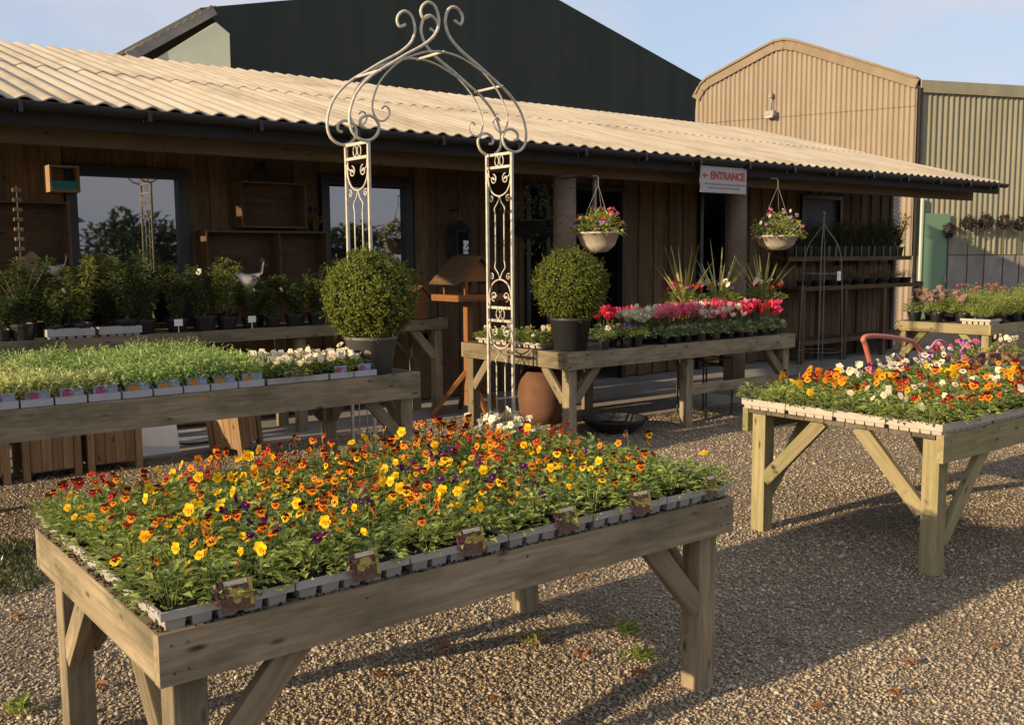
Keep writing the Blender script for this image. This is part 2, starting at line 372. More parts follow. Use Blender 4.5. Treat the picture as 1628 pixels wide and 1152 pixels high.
corrugated(V((RX0, EY, EZ+.016)), (1, 0, 0), slope, RX1-RX0, .187, .017, [0, .5, 1.0, 1.8, 2.75], name="roof", parent=shed, jit=.0012)
corrugated(V((RX0, EY, EZ+.022))+slope*2.62+V((0, 0, .005)), (1, 0, 0), slope, RX1-RX0, .187, .017, [0, .9, 1.8, SL-2.62], name="roof", parent=shed, jit=.0012)

g_ = MB()
for i in range(5):
    a = math.pi*(1+i/4.)
pr = [(EY-.075+.06*math.cos(t), 2.872+.06*math.sin(t)) for t in [math.pi*(1+i/8) for i in range(9)]]
pr = pr+[(y*.96+(EY-.075)*.04, z+.006) for y, z in reversed(pr)]
g_.prism([(RX0-.05, y, z) for y, z in pr], (RX1-RX0+.1, 0, 0)); 
for k in range(18): g_.box((RX0+.5+k*.93, EY-.075, 2.835), (.03, .14, .09))
g_.build("gutter", "gutter_black", shed)
fb = MB(); fb.box(((RX0+RX1)/2, EY+.03, 2.80), (RX1-RX0, .035, .17)); fb.build("fascia_board", "fascia_dark", shed)
bm_ = MB(); bm_.box(((RX0+WX1)/2+.1, 8.42, 2.70), (WX1-RX0, .09, .17)); bm_.build("eave_beam", "shed_beam", shed, bevel=.004)
rt = MB()
for k in range(15):
    x = RX0+.4+k*1.13; rt.board((x, EY+.06, roofz(EY+.06)-.10), (x, RY, roofz(RY)-.10), .06, .13)
rt.build("rafter", "shed_beam", shed)
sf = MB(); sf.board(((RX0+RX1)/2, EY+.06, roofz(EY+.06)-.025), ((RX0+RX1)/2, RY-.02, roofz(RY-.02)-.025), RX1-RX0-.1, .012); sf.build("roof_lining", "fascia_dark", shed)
OPEN = [(2.47, 3.62, .95, 2.60), (5.09, 6.26, .95, 2.63), (7.97, 9.75, 0, 2.66), (11.3, 11.94, 0, 2.70), (13.8, 14.95, 1.35, 2.70)]
wl = MB(); x = RX0; k = 0
while x < WX1:
    wd = .155+random.uniform(-.012, .012); x1 = min(x+wd, WX1); cuts = [(0.0, 3.30)]
    xs = [x, x1]
    for o0, o1, z0, z1 in OPEN:
        for e in (o0, o1):
            if x < e < x1: xs.append(e)
    xs.sort()
    for a0, a1 in zip(xs, xs[1:]):
        spans = [(0.03, 3.30)]
        for o0, o1, z0, z1 in OPEN:
            if o0-1e-4 <= a0 and a1 <= o1+1e-4: spans = [(s0, s1) for s0, s1 in ((0.03, z0), (z1, 3.30)) if s1-s0 > .05]
        for s0, s1 in spans: wl.box(((a0+a1)/2, WY+.03-(.022 if k % 2 else 0)-random.uniform(0, .003), (s0+s1)/2), (a1-a0+(.02 if k % 2 else -.006), .022, s1-s0))
    x = x1; k += 1
wl.build("board_wall", "shed_boards", shed)
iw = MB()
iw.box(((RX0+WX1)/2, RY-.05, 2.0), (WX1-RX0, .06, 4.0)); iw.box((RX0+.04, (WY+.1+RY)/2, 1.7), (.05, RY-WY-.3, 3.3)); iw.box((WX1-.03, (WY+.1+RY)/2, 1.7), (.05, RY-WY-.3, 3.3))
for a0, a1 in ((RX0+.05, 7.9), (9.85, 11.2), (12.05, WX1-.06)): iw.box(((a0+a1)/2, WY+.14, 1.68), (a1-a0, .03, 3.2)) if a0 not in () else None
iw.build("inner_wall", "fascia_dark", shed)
for i, (o0, o1, z0, z1) in enumerate(OPEN):
    fr = MB(); c = (o0+o1)/2; t = .1 if i < 2 else .07
    fr.box((o0+t/2, WY-.01, (z0+z1)/2), (t, .09, z1-z0)); fr.box((o1-t/2, WY-.01, (z0+z1)/2), (t, .09, z1-z0)); fr.box((c, WY-.01, z1-t/2), (o1-o0-2*t, .09, t))
    if z0 > 0: fr.box((c, WY-.01, z0+t/2), (o1-o0-2*t, .09, t))
    if i == 2: fr.box((8.35, WY-.005, 1.3), (.07, .07, 2.5))
    wn = fr.build("window" if z0 > 0 else "doorway", "window_frame", shed, bevel=.004)
    if z0 > 0:
        pn = MB(); pn.box((c, WY+.012, (z0+z1)/2), (o1-o0-2*t, .012, z1-z0-2*t)); pn.build("pane", "window_glass" if i < 2 else "charcoal_plastic", wn)  # far pane is an opaque dark panel; the unlit interior is its colour
for px, py in ((897.5, 260), (1172, 300)):
    p = at(px, py, y=8.45); ps = MB(); ps.lathe([(.145, 0), (.142, .8), (.135, 1.6), (.13, 2.63)], 18)
    ps.build("post", "pole_wood", shed, smooth=True, loc=(p.x, 8.45, 0))
st_ = MB(); st_.box((7.98, 8.5, 2.2), (.035, .035, .9)); st_.build("downpipe", "grey_metal", shed)

# entrance sign hung from the beam
sg = thing("entrance_sign", "white board reading ENTRANCE in red with an arrow, fixed under the eaves", "sign", (9.69, 8.0, 2.64))
b_ = MB(); b_.box((0, 0, 0), (.87, .018, .32)); b_.build("board", "sign_white", sg, bevel=.003)
fc = bpy.data.curves.new("lettering", 'FONT'); fc.body = "ENTRANCE"; fc.size = .128; fc.align_x = 'CENTER'; fc.align_y = 'CENTER'; fc.extrude = .002; fc.offset = .0035
fo = bpy.data.objects.new("lettering_curve", fc); col.objects.link(fo); bpy.context.view_layer.update()
lm = bpy.data.meshes.new_from_object(fo.evaluated_get(bpy.context.evaluated_depsgraph_get())); bpy.data.objects.remove(fo)
lm.materials.clear(); lm.materials.append(MATS["red_paint"]); link("lettering", lm, sg, loc=(.07, -.013, .045), rot=(R(90), 0, 0))
ar = MB(); ar.prism([(-.41, -.012, .045), (-.36, -.012, .08), (-.36, -.012, .058), (-.31, -.012, .058), (-.31, -.012, .032), (-.36, -.012, .032), (-.36, -.012, .01)], (0, .003, 0)); ar.build("arrow", "red_paint", sg)
ln = MB()
for z, s0, s1 in ((-.055, -.36, .36), (-.1, -.3, .31)):
    xx = s0
    while xx < s1:
        ww = random.uniform(.03, .075); ln.box((xx+ww/2, -.011, z), (ww, .003, .018)); xx += ww+.016
ln.build("small_print", "grey_ink", sg)

# big dark steel hall behind
hall = thing("steel_hall", "huge dark green steel hall rising behind the shop", "hall", (24, 30, 0))
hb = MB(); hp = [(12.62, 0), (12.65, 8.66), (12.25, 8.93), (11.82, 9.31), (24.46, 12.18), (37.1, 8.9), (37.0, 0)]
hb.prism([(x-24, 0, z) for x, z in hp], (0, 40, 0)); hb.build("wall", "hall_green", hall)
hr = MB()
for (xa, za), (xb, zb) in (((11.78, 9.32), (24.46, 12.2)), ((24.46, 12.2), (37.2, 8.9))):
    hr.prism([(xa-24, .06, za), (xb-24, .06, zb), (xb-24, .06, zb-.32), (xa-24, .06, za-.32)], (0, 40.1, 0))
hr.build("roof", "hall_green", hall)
lt = thing("lean_to", "pale green lean-to gable with a grey sloping roof against the dark hall", "lean-to", (11, 29.5, 0))
lb = MB(); lb.prism([(x-11, y, z) for x, y, z in ((9.9, 0, 0), (9.9, 0, 7.35), (11.82, -.5, 8.70), (12.19, -.58, 8.41), (12.17, -.58, 0))], (0, .3, 0)); lb.build("wall", "pale_green_wall", lt)
dv = V((11.98-9.3, 0, 9.31-7.6)); corrugated((9.3-11, -.12, 7.6), dv, (-.0, 1, 0), dv.length, .3, .025, [0, 4, 8], name="roof", parent=lt, thick=.02)
lv = MB(); lv.board((9.35-11, -.08, 7.48), (11.95-11, -.08, 9.16), .05, .3); lv.build("verge_board", "concrete", lt)

# barn: sunlit corrugated gable, then the long olive wall with a green door
K = .875; CB = V((23.49, 13.31, 0)); GD = V((-.33, .944, 0)).normalized(); SD = V((.935, -.353, 0)).normalized()
zz = lambda z: CAMZ+(z-CAMZ)*K
gp = [(0, 6.62), (3.1, 7.9), (3.5, 8.06), (3.85, 8.14), (4.15, 8.12), (4.5, 7.99), (6.3, 7.24), (6.5, 7.08), (6.67, 6.79), (6.72, 6.0)]
gp = [(s*K, zz(z)) for s, z in gp]
def gtop(s):
    for (a, za), (b, zb) in zip(gp, gp[1:]):
        if a <= s <= b: return za+(zb-za)*(s-a)/(b-a)
    return gp[-1][1]
barn = thing("barn", "tan corrugated barn with its broad gable lit by the sun", "barn", (0, 0, 0))
lap = zz(6.03)
corrugated(CB+GD*0, GD, (0, 0, 1), 6.7*K, .13, .022, [lap-.1, 9], mats="barn_sheet", name="gable_sheet", parent=barn, top=gtop)
corrugated(CB+GD*0+V((.0, 0, 0))+V((.02, .007, 0)), GD, (0, 0, 1), 6.7*K, .13, .022, [0, 3, lap], mats="barn_sheet", name="gable_sheet", parent=barn)
bk = V((.944, .33, 0)).normalized(); vb = MB()
for (a, za), (b, zb) in zip(gp[:-1], gp[1:-1]):
    vb.board(CB+GD*a-bk*.06+V((0, 0, za-.08)), CB+GD*b-bk*.06+V((0, 0, zb-.08)), .03, .24)
vb.build("verge_flashing", "verge_tan", barn)
br_ = MB()
for (a, za), (b, zb) in zip(gp[:-1], gp[1:-1]):
    br_.prism([CB+GD*a-bk*.12+V((0, 0, za+.03)), CB+GD*b-bk*.12+V((0, 0, zb+.03)), CB+GD*b-bk*.12+V((0, 0, zb+.09)), CB+GD*a-bk*.12+V((0, 0, za+.09))], bk*12)
br_.build("roof", "verge_tan", barn)
bb = MB(); bb.prism([CB+GD*s+bk*.1+V((0, 0, z-.1)) for s, z in ([(0.02, .1)]+gp+[(6.7*K, .1)])], bk*11.5); bb.build("wall", "olive_sheet", barn)
fl = thing("floodlight", "small floodlight on a bracket high on the sunlit tan gable", "lamp", CB+GD*(4.2*K)-bk*.14+V((0, 0, zz(6.02))))
f_ = MB(); f_.box((0, 0, 0), (.14, .3, .14)); f_.build("housing", "grey_metal", fl, bevel=.01); f_ = MB(); f_.box((-.02, 0, -.09), (.1, .24, .05)); f_.build("lens", "sign_white", fl); f_ = MB(); f_.board((0, 0, .07), (.06, 0, .45), .03, .03); f_.box((.02, 0, .48), (.09, .09, .12)); f_.build("bracket", "grey_metal", fl)
ow = thing("olive_building", "olive corrugated building joined to the corner of the tan barn", "building", (0, 0, 0))
OC = CB+SD*.05-V((.02, .03, 0)); on = V((-.353, -.935, 0)).normalized()
corrugated(OC+V((0, 0, 0)), SD, (0, 0, 1), 14, .17, .015, [zz(1.68), 3, zz(6.58)-.1], mats="olive_sheet", name="wall_sheet", parent=ow)
pl = MB(); pl.prism([OC-on*.3, OC+SD*14-on*.3, OC+SD*14+on*.06, OC+on*.06], (0, 0, zz(1.66))); pl.build("plinth", "concrete", ow)
of_ = MB(); of_.board(OC+on*.05+V((0, 0, zz(6.45))), OC+SD*14+on*.05+V((0, 0, zz(6.45))), .04, .3); of_.build("top_flashing", "olive_sheet", ow)
cf = MB(); cf.board(OC+on*.04+V((0, 0, .1)), OC+on*.04+V((0, 0, zz(6.4))), .06, .08, up=on); cf.build("corner_flashing", "fascia_dark", ow)
ob = MB(); ob.prism([OC-on*.35+V((0, 0, .1)), OC+SD*14-on*.35+V((0, 0, .1)), OC+SD*14-on*9+V((0, 0, .1)), OC+SD*4-on*9+V((0, 0, .1))], (0, 0, zz(6.3))); ob.build("back_wall", "olive_sheet", ow)
gd = MB(); c0 = OC+SD*(.22*K)+on*.07; c1 = OC+SD*(1.15*K)+on*.07; gd.board(c0+V((0, 0, zz(2.87)/2)), c1+V((0, 0, zz(2.87)/2)), .05, zz(2.87), mi=0); dr = gd.build("door", "door_green", ow, bevel=.01)
gh = MB(); gh.box(c1-SD*.12+on*.05+V((0, 0, 1.05)), (.05, .05, .16)); gh.build("handle", "grey_metal", dr)
gt = MB(); gt.board(c0-SD*.06+V((0, 0, .05)), c0-SD*.06+V((0, 0, zz(3.3))), .05, .1, up=on); gt.build("door_jamb", "pale_green_wall", ow)
pb = thing("brick_pier", "short pale painted brick pier at the far end of the shop wall", "wall", (WX1+.36, WY+.35, 0))
p_ = MB()
for c in range(38):
    for q in range(2): p_.box((-.12+.235*q+(.0 if c % 2 else .0), 0, .04+c*.078), (.225, .3, .07))
p_.box((-.0, .01, 1.48), (.43, .27, 2.95)); p_.build("brickwork", "sign_white", pb)

# ------------------------------------------------------------------ timber display tables
def table(label, x, y, L_, W_, H, mat="weathered_timber", leg=.095, rails="fblr", nmid=0, rail=.135, braces=True, inset=.045, end_brace=True, bl=.34):
    t = thing("display_table", label, "table", (x, y, 0), 0, "timber plant tables")
    th = .042
    if 'f' in rails:
        m_ = MB().box((L_/2, th/2, H-rail/2), (L_, th, rail))
        for sx in [.035, .075, L_-.035, L_-.075]+[.6*k for k in range(1, int(L_/.6))]:
            for sz in (.035, rail-.035):
                if .3 < sx < L_-.3 and sz > .04: continue
                m_.tube([(sx+random.uniform(-.006, .006), .002, H-sz+random.uniform(-.006, .006)), (sx, -.0012, H-sz)], .0042, 7); m_.m[-9:] = [1]*9
        m_.build("rail", [mat, "dark_metal"], t)
    if 'b' in rails: MB().box((L_/2, W_-th/2, H-rail/2), (L_, th, rail)).build("rail", mat, t, bevel=.004)
    if 'l' in rails: MB().box((th/2, W_/2, H-rail/2), (th, W_-2*th-.004, rail)).build("rail", mat, t, bevel=.004)
    if 'r' in rails: MB().box((L_-th/2, W_/2, H-rail/2), (th, W_-2*th-.004, rail)).build("rail", mat, t, bevel=.004)
    d = MB(); n = max(6, int(W_/.14)); x0 = th+.002 if 'l' in rails else 0; x1 = L_-(th+.002 if 'r' in rails else 0)
    for i in range(n):
        d.box(((x0+x1)/2, th+.004+(W_-2*th-.008)*(i+.5)/n, H-.016-random.uniform(0, .003)), (x1-x0, (W_-2*th-.008)/n-.006, .022))
    d.build("deck", "deck_timber", t)
    xs = [th+leg/2+.002]+[L_*(k+1)/(nmid+1) for k in range(nmid)]+[L_-th-leg/2-.002]
    for i, lx in enumerate(xs):
        for s, ly in ((1, th+leg/2+.002), (-1, W_-th-leg/2-.002)):
            top = H-.03
            MB().box((lx, ly, top/2), (leg, leg, top)).build("leg", mat, t, bevel=.004)
            if braces:
                dirs = ([1] if i == 0 else [-1] if i == len(xs)-1 else [])
                for dx in dirs:
                    b = MB(); yo = ly-s*(leg/2-.022)
                    b.board((lx+dx*leg*.45, yo-s*.0, H-rail-bl+.04), (lx+dx*bl, yo, H-rail+.03), .038, .085); b.build("brace", mat, t, bevel=.003)
                if end_brace and (i == 0 or i == len(xs)-1):
                    b = MB(); xo = lx+(-1 if i == 0 else 1)*(leg/2-.022)
                    b.board((xo, ly+s*leg*.45, H-rail-.30), (xo, ly+s*(.34 if 'l' in rails else .44), H-rail+.03 if 'l' in rails else H-.03), .038, .085); b.build("brace", mat, t, bevel=.003)
    return t
def tray_mesh(a, b, na, nb, h=.055, mats=("tray_grey", "soil"), lip=.022, cw=.37):
    """Bedding-plant tray: a lipped rim above rows of tapered cells; soil is a child."""
    mb = MB(); t = .008
    for c, s in (((a/2, t/2, h-lip/2), (a, t, lip)), ((a/2, b-t/2, h-lip/2), (a, t, lip)), ((t/2, b/2, h-lip/2), (t, b-2*t, lip)), ((a-t/2, b/2, h-lip/2), (t, b-2*t, lip))): mb.box(c, s)
    pa, pb_ = (a-.016)/na, (b-.016)/nb
    for i in range(na):
        for j in range(nb):
            if 0 < i < na-1 and 0 < j < nb-1: continue
            cx, cy = .008+pa*(i+.5), .008+pb_*(j+.5); w0, w1 = pa*(cw-.03), pa*(cw+.03); v0, v1 = pb_*(cw-.03), pb_*(cw+.03)
            vs = [(cx+sx*w0, cy+sy*v0, 0) for sx, sy in ((-1, -1), (1, -1), (1, 1), (-1, 1))]+[(cx+sx*w1, cy+sy*v1, h-lip+.002) for sx, sy in ((-1, -1), (1, -1), (1, 1), (-1, 1))]
            mb.add(vs, [(3, 2, 1, 0), (0, 1, 5, 4), (1, 2, 6, 5), (2, 3, 7, 6), (3, 0, 4, 7)])
    sb = MB(); sb.box((a/2, b/2, h-.016), (a-2*t-.002, b-2*t-.002, .016))
    return mb.mesh("plant_tray", [mats[0]]), sb.mesh("soil", [mats[1]])
def tray(tm, loc, label, group, name="plant_tray"):
    o = link(name, tm[0], loc=loc); tag(o, label, "tray", group); link("soil", tm[1], o); return o

# ------------------------------------------------------------------ violas and pansies
def foliage_mesh(seed, n, rad, hgt, ll, lw, mat="viola_leaf", stems=8, up=.55):
    rnd = random.Random(seed); mb = MB()
    for i in range(n):
        a = rnd.uniform(0, 6.283); q = math.sqrt(rnd.random()); r = rad*q; z = hgt*(1-.65*q*q)*rnd.uniform(.25, 1.0)
        d = V((math.cos(a+rnd.uniform(-.6, .6)), math.sin(a+rnd.uniform(-.6, .6)), rnd.uniform(-.1, 1.3)*up+.05))
        s = rnd.uniform(.7, 1.25); mb.leaf(V((r*math.cos(a), r*math.sin(a), z)), d, V((rnd.uniform(-.3, .3), rnd.uniform(-.3, .3), 1)), ll*s, lw*s)
    for i in range(stems):
        a = rnd.uniform(0, 6.283); r = rad*.7*rnd.random(); mb.tube([(r*.3*math.cos(a), r*.3*math.sin(a), 0), (r*math.cos(a), r*math.sin(a), hgt*.8)], .0016, 3, caps=False)
    return mb.mesh("foliage", [mat])
def flower_mesh(seed, h, r, cols, tilt, lean=.012):
    """Viola: two upper petals, two side petals, one broad lower petal, dark face and yellow eye, on a thin stem."""
    rnd = random.Random(seed); mb = MB(); a = R(tilt)
    nn = V((math.sin(a), 0, math.cos(a))); u = V((-math.cos(a), 0, math.sin(a))); sd = V((0, 1, 0))
    c = V((lean, 0, h))
    def petal(ang, dist, lo, wi, off, mi, cup=.12):
        d = u*math.cos(ang)+sd*math.sin(ang); e = nn.cross(d); k = 9; vs = [c+d*dist+nn*off]
        for j in range(k):
            t = 2*math.pi*j/k; vs.append(c+d*(dist+math.cos(t)*lo)+e*(math.sin(t)*wi)+nn*(off+r*cup*(rnd.uniform(-.6, 1))*(.5+.5*math.cos(t))))
        mb.add(vs, [(0, 1+j, 1+(j+1) % k) for j in range(k)], mi)
    petal(R(32), r*.5, r*.52, r*.46, -.002, 1); petal(R(-32), r*.5, r*.52, r*.46, -.0028, 1)
    petal(R(105), r*.46, r*.5, r*.42, .0, 0); petal(R(-105), r*.46, r*.5, r*.42, .0006, 0); petal(R(180), r*.5, r*.52, r*.58, .0014, 0)
    for an, l_ in ((105, .3), (-105, .3), (180, .36)): petal(R(an), r*.25, r*l_*.8, r*l_*.55, .0034, 2, .02)
    petal(0, 0, r*.13, r*.13, .005, 3, 0)
    mb.tube([(0, 0, .01), (lean*.2-.004, 0, h*.6), c-nn*.006+V((-.006, 0, 0)), c-nn*.002], .0014, 3, 4, caps=False)
    return mb.mesh("flower", ["petal_"+x for x in cols]+["stem_green"])
VAR = {  # name -> petals (lower, upper, face, eye) and the words of its label
    'yellow': (("yellow", "yellow", "gold", "orange"), "plain yellow"), 'orangecap': (("orange", "maroon", "maroon", "yellow"), "orange maroon-capped"), 'gold': (("gold", "orange", "maroon", "yellow"), "golden orange"),
    'red': (("red", "maroon", "maroon", "yellow"), "deep red"), 'purple': (("purple", "purple", "maroon", "yellow"), "dark purple"), 'rust': (("rust", "red", "maroon", "yellow"), "rusty orange"),
    'yellowcap': (("yellow", "maroon", "maroon", "orange"), "yellow maroon-capped"), 'ivory': (("cream", "white", "cream", "yellow"), "ivory"), 'white': (("white", "white", "cream", "yellow"), "white"), 'cream': (("cream", "white", "purple", "yellow"), "cream"),
    'pink': (("pink", "crimson", "maroon", "yellow"), "pink"), 'lilac': (("lilac", "purple", "purple", "yellow"), "lilac"), 'whiteface': (("white", "white", "red", "yellow"), "white red-faced")}
def flower_set(names, h0, h1, r0, r1, n=4, t0=48, t1=82):
    S = {}
    for q, nm in enumerate(names):
        S[nm] = [flower_mesh(q*10+i, random.uniform(h0, h1), random.uniform(r0, r1), VAR[nm][0], random.uniform(t0, t1)) for i in range(n)]
    return S
VF = [foliage_mesh(i, 120, .09, .10, .038, .018) for i in range(6)]
VFL = flower_set(['yellow', 'orangecap', 'gold', 'red', 'purple', 'rust', 'yellowcap', 'white'], .10, .15, .0138, .0185, 5, 30, 92)
PF = [foliage_mesh(20+i, 130, .1, .10, .046, .023) for i in range(5)]
PFL = flower_set(['yellow', 'gold', 'orangecap', 'red', 'white', 'ivory', 'whiteface', 'cream', 'rust', 'lilac', 'pink', 'purple'], .10, .155, .019, .028, 4, 35, 92)
def flowering(name, label, cat, group, loc, fol, fset, nf, rad, rnd, lo=.8, face=-2.35, spread=1.5):
    t = thing(name, label, cat, loc, 0, group)
    link("foliage", rnd.choice(fol), t, rot=(0, 0, rnd.uniform(0, 6.28)), scale=(1, 1, rnd.uniform(.85, 1.15)))
    for k in range(nf):
        a = rnd.uniform(0, 6.283); r = rad*math.sqrt(rnd.random())
        link("flower", rnd.choice(fset), t, loc=(r*math.cos(a), r*math.sin(a), -.004), rot=(rnd.gauss(0, .12), rnd.gauss(0, .12), face+rnd.gauss(0, spread*.8)), scale=rnd.uniform(lo-.1, max(1.15, lo+.2)))
    return t

T1X, T1Y, T1L, T1W, TH = .772, 2.414, 2.243, 1.28, .78
table("weathered table closest to the camera, loaded with trays of orange and yellow violas", T1X, T1Y, T1L, T1W, TH, rail=.138)
NX, NY = 6, 2; A1, B1 = 2.235/NX, 1.30/NY
TM1 = tray_mesh(A1-.006, B1-.008, 5, 8, .058)
rnd = random.Random(11)
def viola_kind(u, v):
    """Mix of colours over the table: u along it from the sunlit end, v from the front edge to the back."""
    wts = dict(yellow=3.2, orangecap=2.8, gold=1.3, red=.5, purple=1.1, rust=.5, yellowcap=1.3, white=0)
    if u < .33 and v < .8: wts['yellow'] = 6.0
    if .5 < u < .66 and .3 < v < .75: wts['yellow'] = 4.0
    if v > .82: wts['red'] = 1.4; wts['yellow'] = 2.6
    if u > .84 and v > .8: wts = dict(white=1)
    if u > .8 and .45 < v <= .8: wts = dict(rust=2, red=2, gold=1, orangecap=1, yellow=1)
    if u > .85 and v < .5: wts['yellow'] = .8
    ks = list(wts); return rnd.choices(ks, [wts[k] for k in ks])[0]
for j in range(NY):
    for i in range(NX):
        tx, ty = T1X+.010+A1*i, T1Y+.006+B1*j
        rowname = ("front", "back")[j]
        tray(TM1, (tx, ty, TH-.004), f"grey cell tray of violas, {ORD[i]} from the sunlit table end in the {rowname} row", "viola trays on the near table")
        for r_ in range(5):
            for c in range(3):
                u = (i+(c+.5)/3)/NX; v = (j+(r_+.5)/5)/NY
                kd = viola_kind(u, v); edge = (j == 0 and r_ == 0)
                nf = rnd.choices([1, 2, 3, 4, 5, 6, 7], [.6, 1, 2, 4, 4, 3, 2])[0]
                if edge: nf = rnd.choices([0, 1, 2, 3], [2, 4, 4, 2])[0]
                if i == 0 and c == 0: nf = min(nf, 3)
                if u > .35 and not edge: nf += rnd.choice([0, 1, 1])
                if u > .86 and v < .6: nf = min(nf, rnd.choice([0, 1, 1, 2]))
                if v > .78: nf += 1
                tall = 1.35 if v > .85 and u > .3 else 1.0
                side = ("sunny-side", "middle", "shady-side")[c]
                loc = (tx+(A1-.02)*(c+.5)/3+.006+rnd.gauss(0, .008), ty+.01+(B1-.025)*(r_+.5)/5+rnd.gauss(0, .008), TH+.034)
                lab = (f"{VAR[kd][1]} viola" if nf else "leafy viola without flowers")+f", {side} {ORD[r_]} plant row of {rowname}-row tray {ORD[i]} from sunlit end"
                flowering("viola_plant", lab, "plant", "violas on the near table", loc, VF, VFL[kd], nf, .07, rnd, .82*tall)
sc_ = MB(); rd = random.Random(77)
for i in range(520):
    if i % 2: x, y = T1X+rd.uniform(.004, .04), T1Y+rd.uniform(.02, T1W-.02)
    else: x, y = T1X+rd.uniform(.03, T1L), T1Y+abs(rd.gauss(0, .012))+.004
    r = rd.uniform(.002, .006); sc_.add([(x+r*dx*rd.uniform(.6, 1.3), y+r*dy*rd.uniform(.6, 1.3), TH+.001+r*.4+r*.7*dz) for dx, dy, dz in ((1, 0, 0), (0, 1, 0), (-1, 0, 0), (0, -1, 0), (0, 0, 1), (0, 0, -1))], [(0, 1, 4), (1, 2, 4), (2, 3, 4), (3, 0, 4), (1, 0, 5), (2, 1, 5), (3, 2, 5), (0, 3, 5)])
o = sc_.build("soil_crumbs", "soil"); o['kind'] = 'stuff'; o['label'] = "dark crumbs of wet soil along the top edges of the near table"
# picture cards stuck in the front trays
def card(loc, w, h, zones, label, group, rz=0, tilt=-.25):
    o = thing("plant_label", label, "plant label", loc, rz, group); mb = MB()
    mb.box((0, 0, h*.15), (w, .0022, h*1.3)); c = mb.build("card", "card_brown" if zones[0] == 'viola' else "card_blue", o)
    z = MB()
    if zones[0] == 'viola':
        z.box((-.06*w/.1, -.002, h*.28), (w*.08, .0016, h*.9)); z.m[-6:] = [1]*6
        z.box((0, -.002, h*.17), (w*.76, .0016, h*.72))
        for k in range(5): z.lathe([(0, 0), (.011, .0006), (.012, .0)], 8, (0, 0, 0)); shift(z, 24, V((rnd.uniform(-.33, .33)*w, -.0034, h*(.17+rnd.uniform(-.24, .2)))), 2)
        z.box((w*.43, -.002, h*.2), (w*.12, .0016, h*1.1)); z.m[-6:] = [2]*6
        z.box((0, -.0024, h*.66), (w*.7, .0016, h*.2)); z.m[-6:] = [3]*6
        p = z.build("picture", ["card_brown", "card_magenta", "card_yellow", "card_cream"], o)
    else:
        z.lathe([(0, 0), (.02, .0006), (.021, 0)], 12); shift(z, 36, V((-w*.2, -.0022, h*.3)), 0, (w*.22/.02, 1, h*.4/.02))
        for k in range(4): z.box((w*.3, -.002, h*(.1+.14*k)), (w*.28, .0014, h*.06)); z.m[-6:] = [1]*6
        p = z.build("picture", ["card_"+zones[1], "sign_white"], o)
    p.rotation_euler = (tilt, 0, 0); c.rotation_euler = (tilt, 0, 0)
    return o
def shift(mb, nv, d, mi, sc_=(1, 1, 1)):
    """Turn the last nv points (a flat disc) to face -y and move it by d."""
    for i in range(len(mb.v)-nv, len(mb.v)):
        x, y, z = mb.v[i]; mb.v[i] = (x*sc_[0]+d.x, -z+d.y, y*sc_[2]+d.z)
    nf_ = nv
    for i in range(len(mb.m)-1, -1, -1):
        if min(mb.f[i]) >= len(mb.v)-nv: mb.m[i] = mi
        else: break
for k, (px, py) in enumerate([(372, 905), (577, 868), (747, 834), (898, 803), (1016, 776), (1128, 757)]):
    p = at(px, py+10, y=T1Y+.02)
    card((p.x, T1Y+.004, TH+.05), .092 if k < 5 else .06, .064, ('viola',), f"brown and yellow picture label in the {ORD[k]} front viola tray from the sunlit end", "plant labels in the viola trays", rz=rnd.uniform(-.1, .1))

# second table, sunlit short end towards us
T2X, T2Y, T2L, T2W = 4.881, 2.547, 2.3, 1.303
table("yellowish timber table carrying pale trays of big pansies, its short end sunlit", T2X, T2Y, T2L, T2W, TH, "treated_timber", rails="fb", rail=.15, end_brace=True, bl=.5)
A2, B2 = T2L/4, T2W/4
TM2 = tray_mesh(A2-.006, B2-.006, 8, 5, .062, ("tray_cream", "soil"), .038, .445)
def pansy_kind(u, v):
    if v < .45: wts = dict(white=1.2, whiteface=1.0, ivory=.6, gold=1.8, orangecap=1.4, yellow=.8, red=1.3, rust=.6)
    elif v > .8 and u > .4: wts = dict(lilac=1, purple=1, white=2, whiteface=1, pink=1.0, cream=1)
    else: wts = dict(gold=3, yellow=1.6, orangecap=2, red=1.6, rust=1.2, white=.2, purple=.25)
    ks = list(wts); return rnd.choices(ks, [wts[k] for k in ks])[0]
for j in range(4):
    for i in range(4):
        tx, ty = T2X-.012+A2*i, T2Y+.004+B2*j
        tray(TM2, (tx, ty, TH-.004), f"cream pansy tray, {ORD[j]} from the table's dark rail, {ORD[i]} from its sunlit end", "pansy trays on the yellowish table")
        for r_ in range(2):
            for c in range(4):
                u = (i+(c+.5)/4)/4; v = (j+(r_+.5)/2)/4
                kd = pansy_kind(u, v); nf = rnd.choices([1, 2, 3, 4, 5], [1, 3, 4, 3, 1])[0]
                if i == 0 and c == 0: nf = rnd.choice([0, 0, 1, 2])
                loc = (tx+A2*(c+.5)/4+rnd.gauss(0, .01), ty+B2*(r_+.5)/2+rnd.gauss(0, .01), TH+.036)
                lab = (f"{VAR[kd][1]} pansy" if nf else "pansy not in flower")+f", {('front', 'rear')[r_]} {ORD[c]}, {ORD[j]} tray from dark rail, {ORD[i]} from sunlit end"
                flowering("pansy_plant", lab, "plant", "pansies on the yellowish table", loc, PF, PFL[kd], nf, .065, rnd, 1.05 if v > .7 else .8)

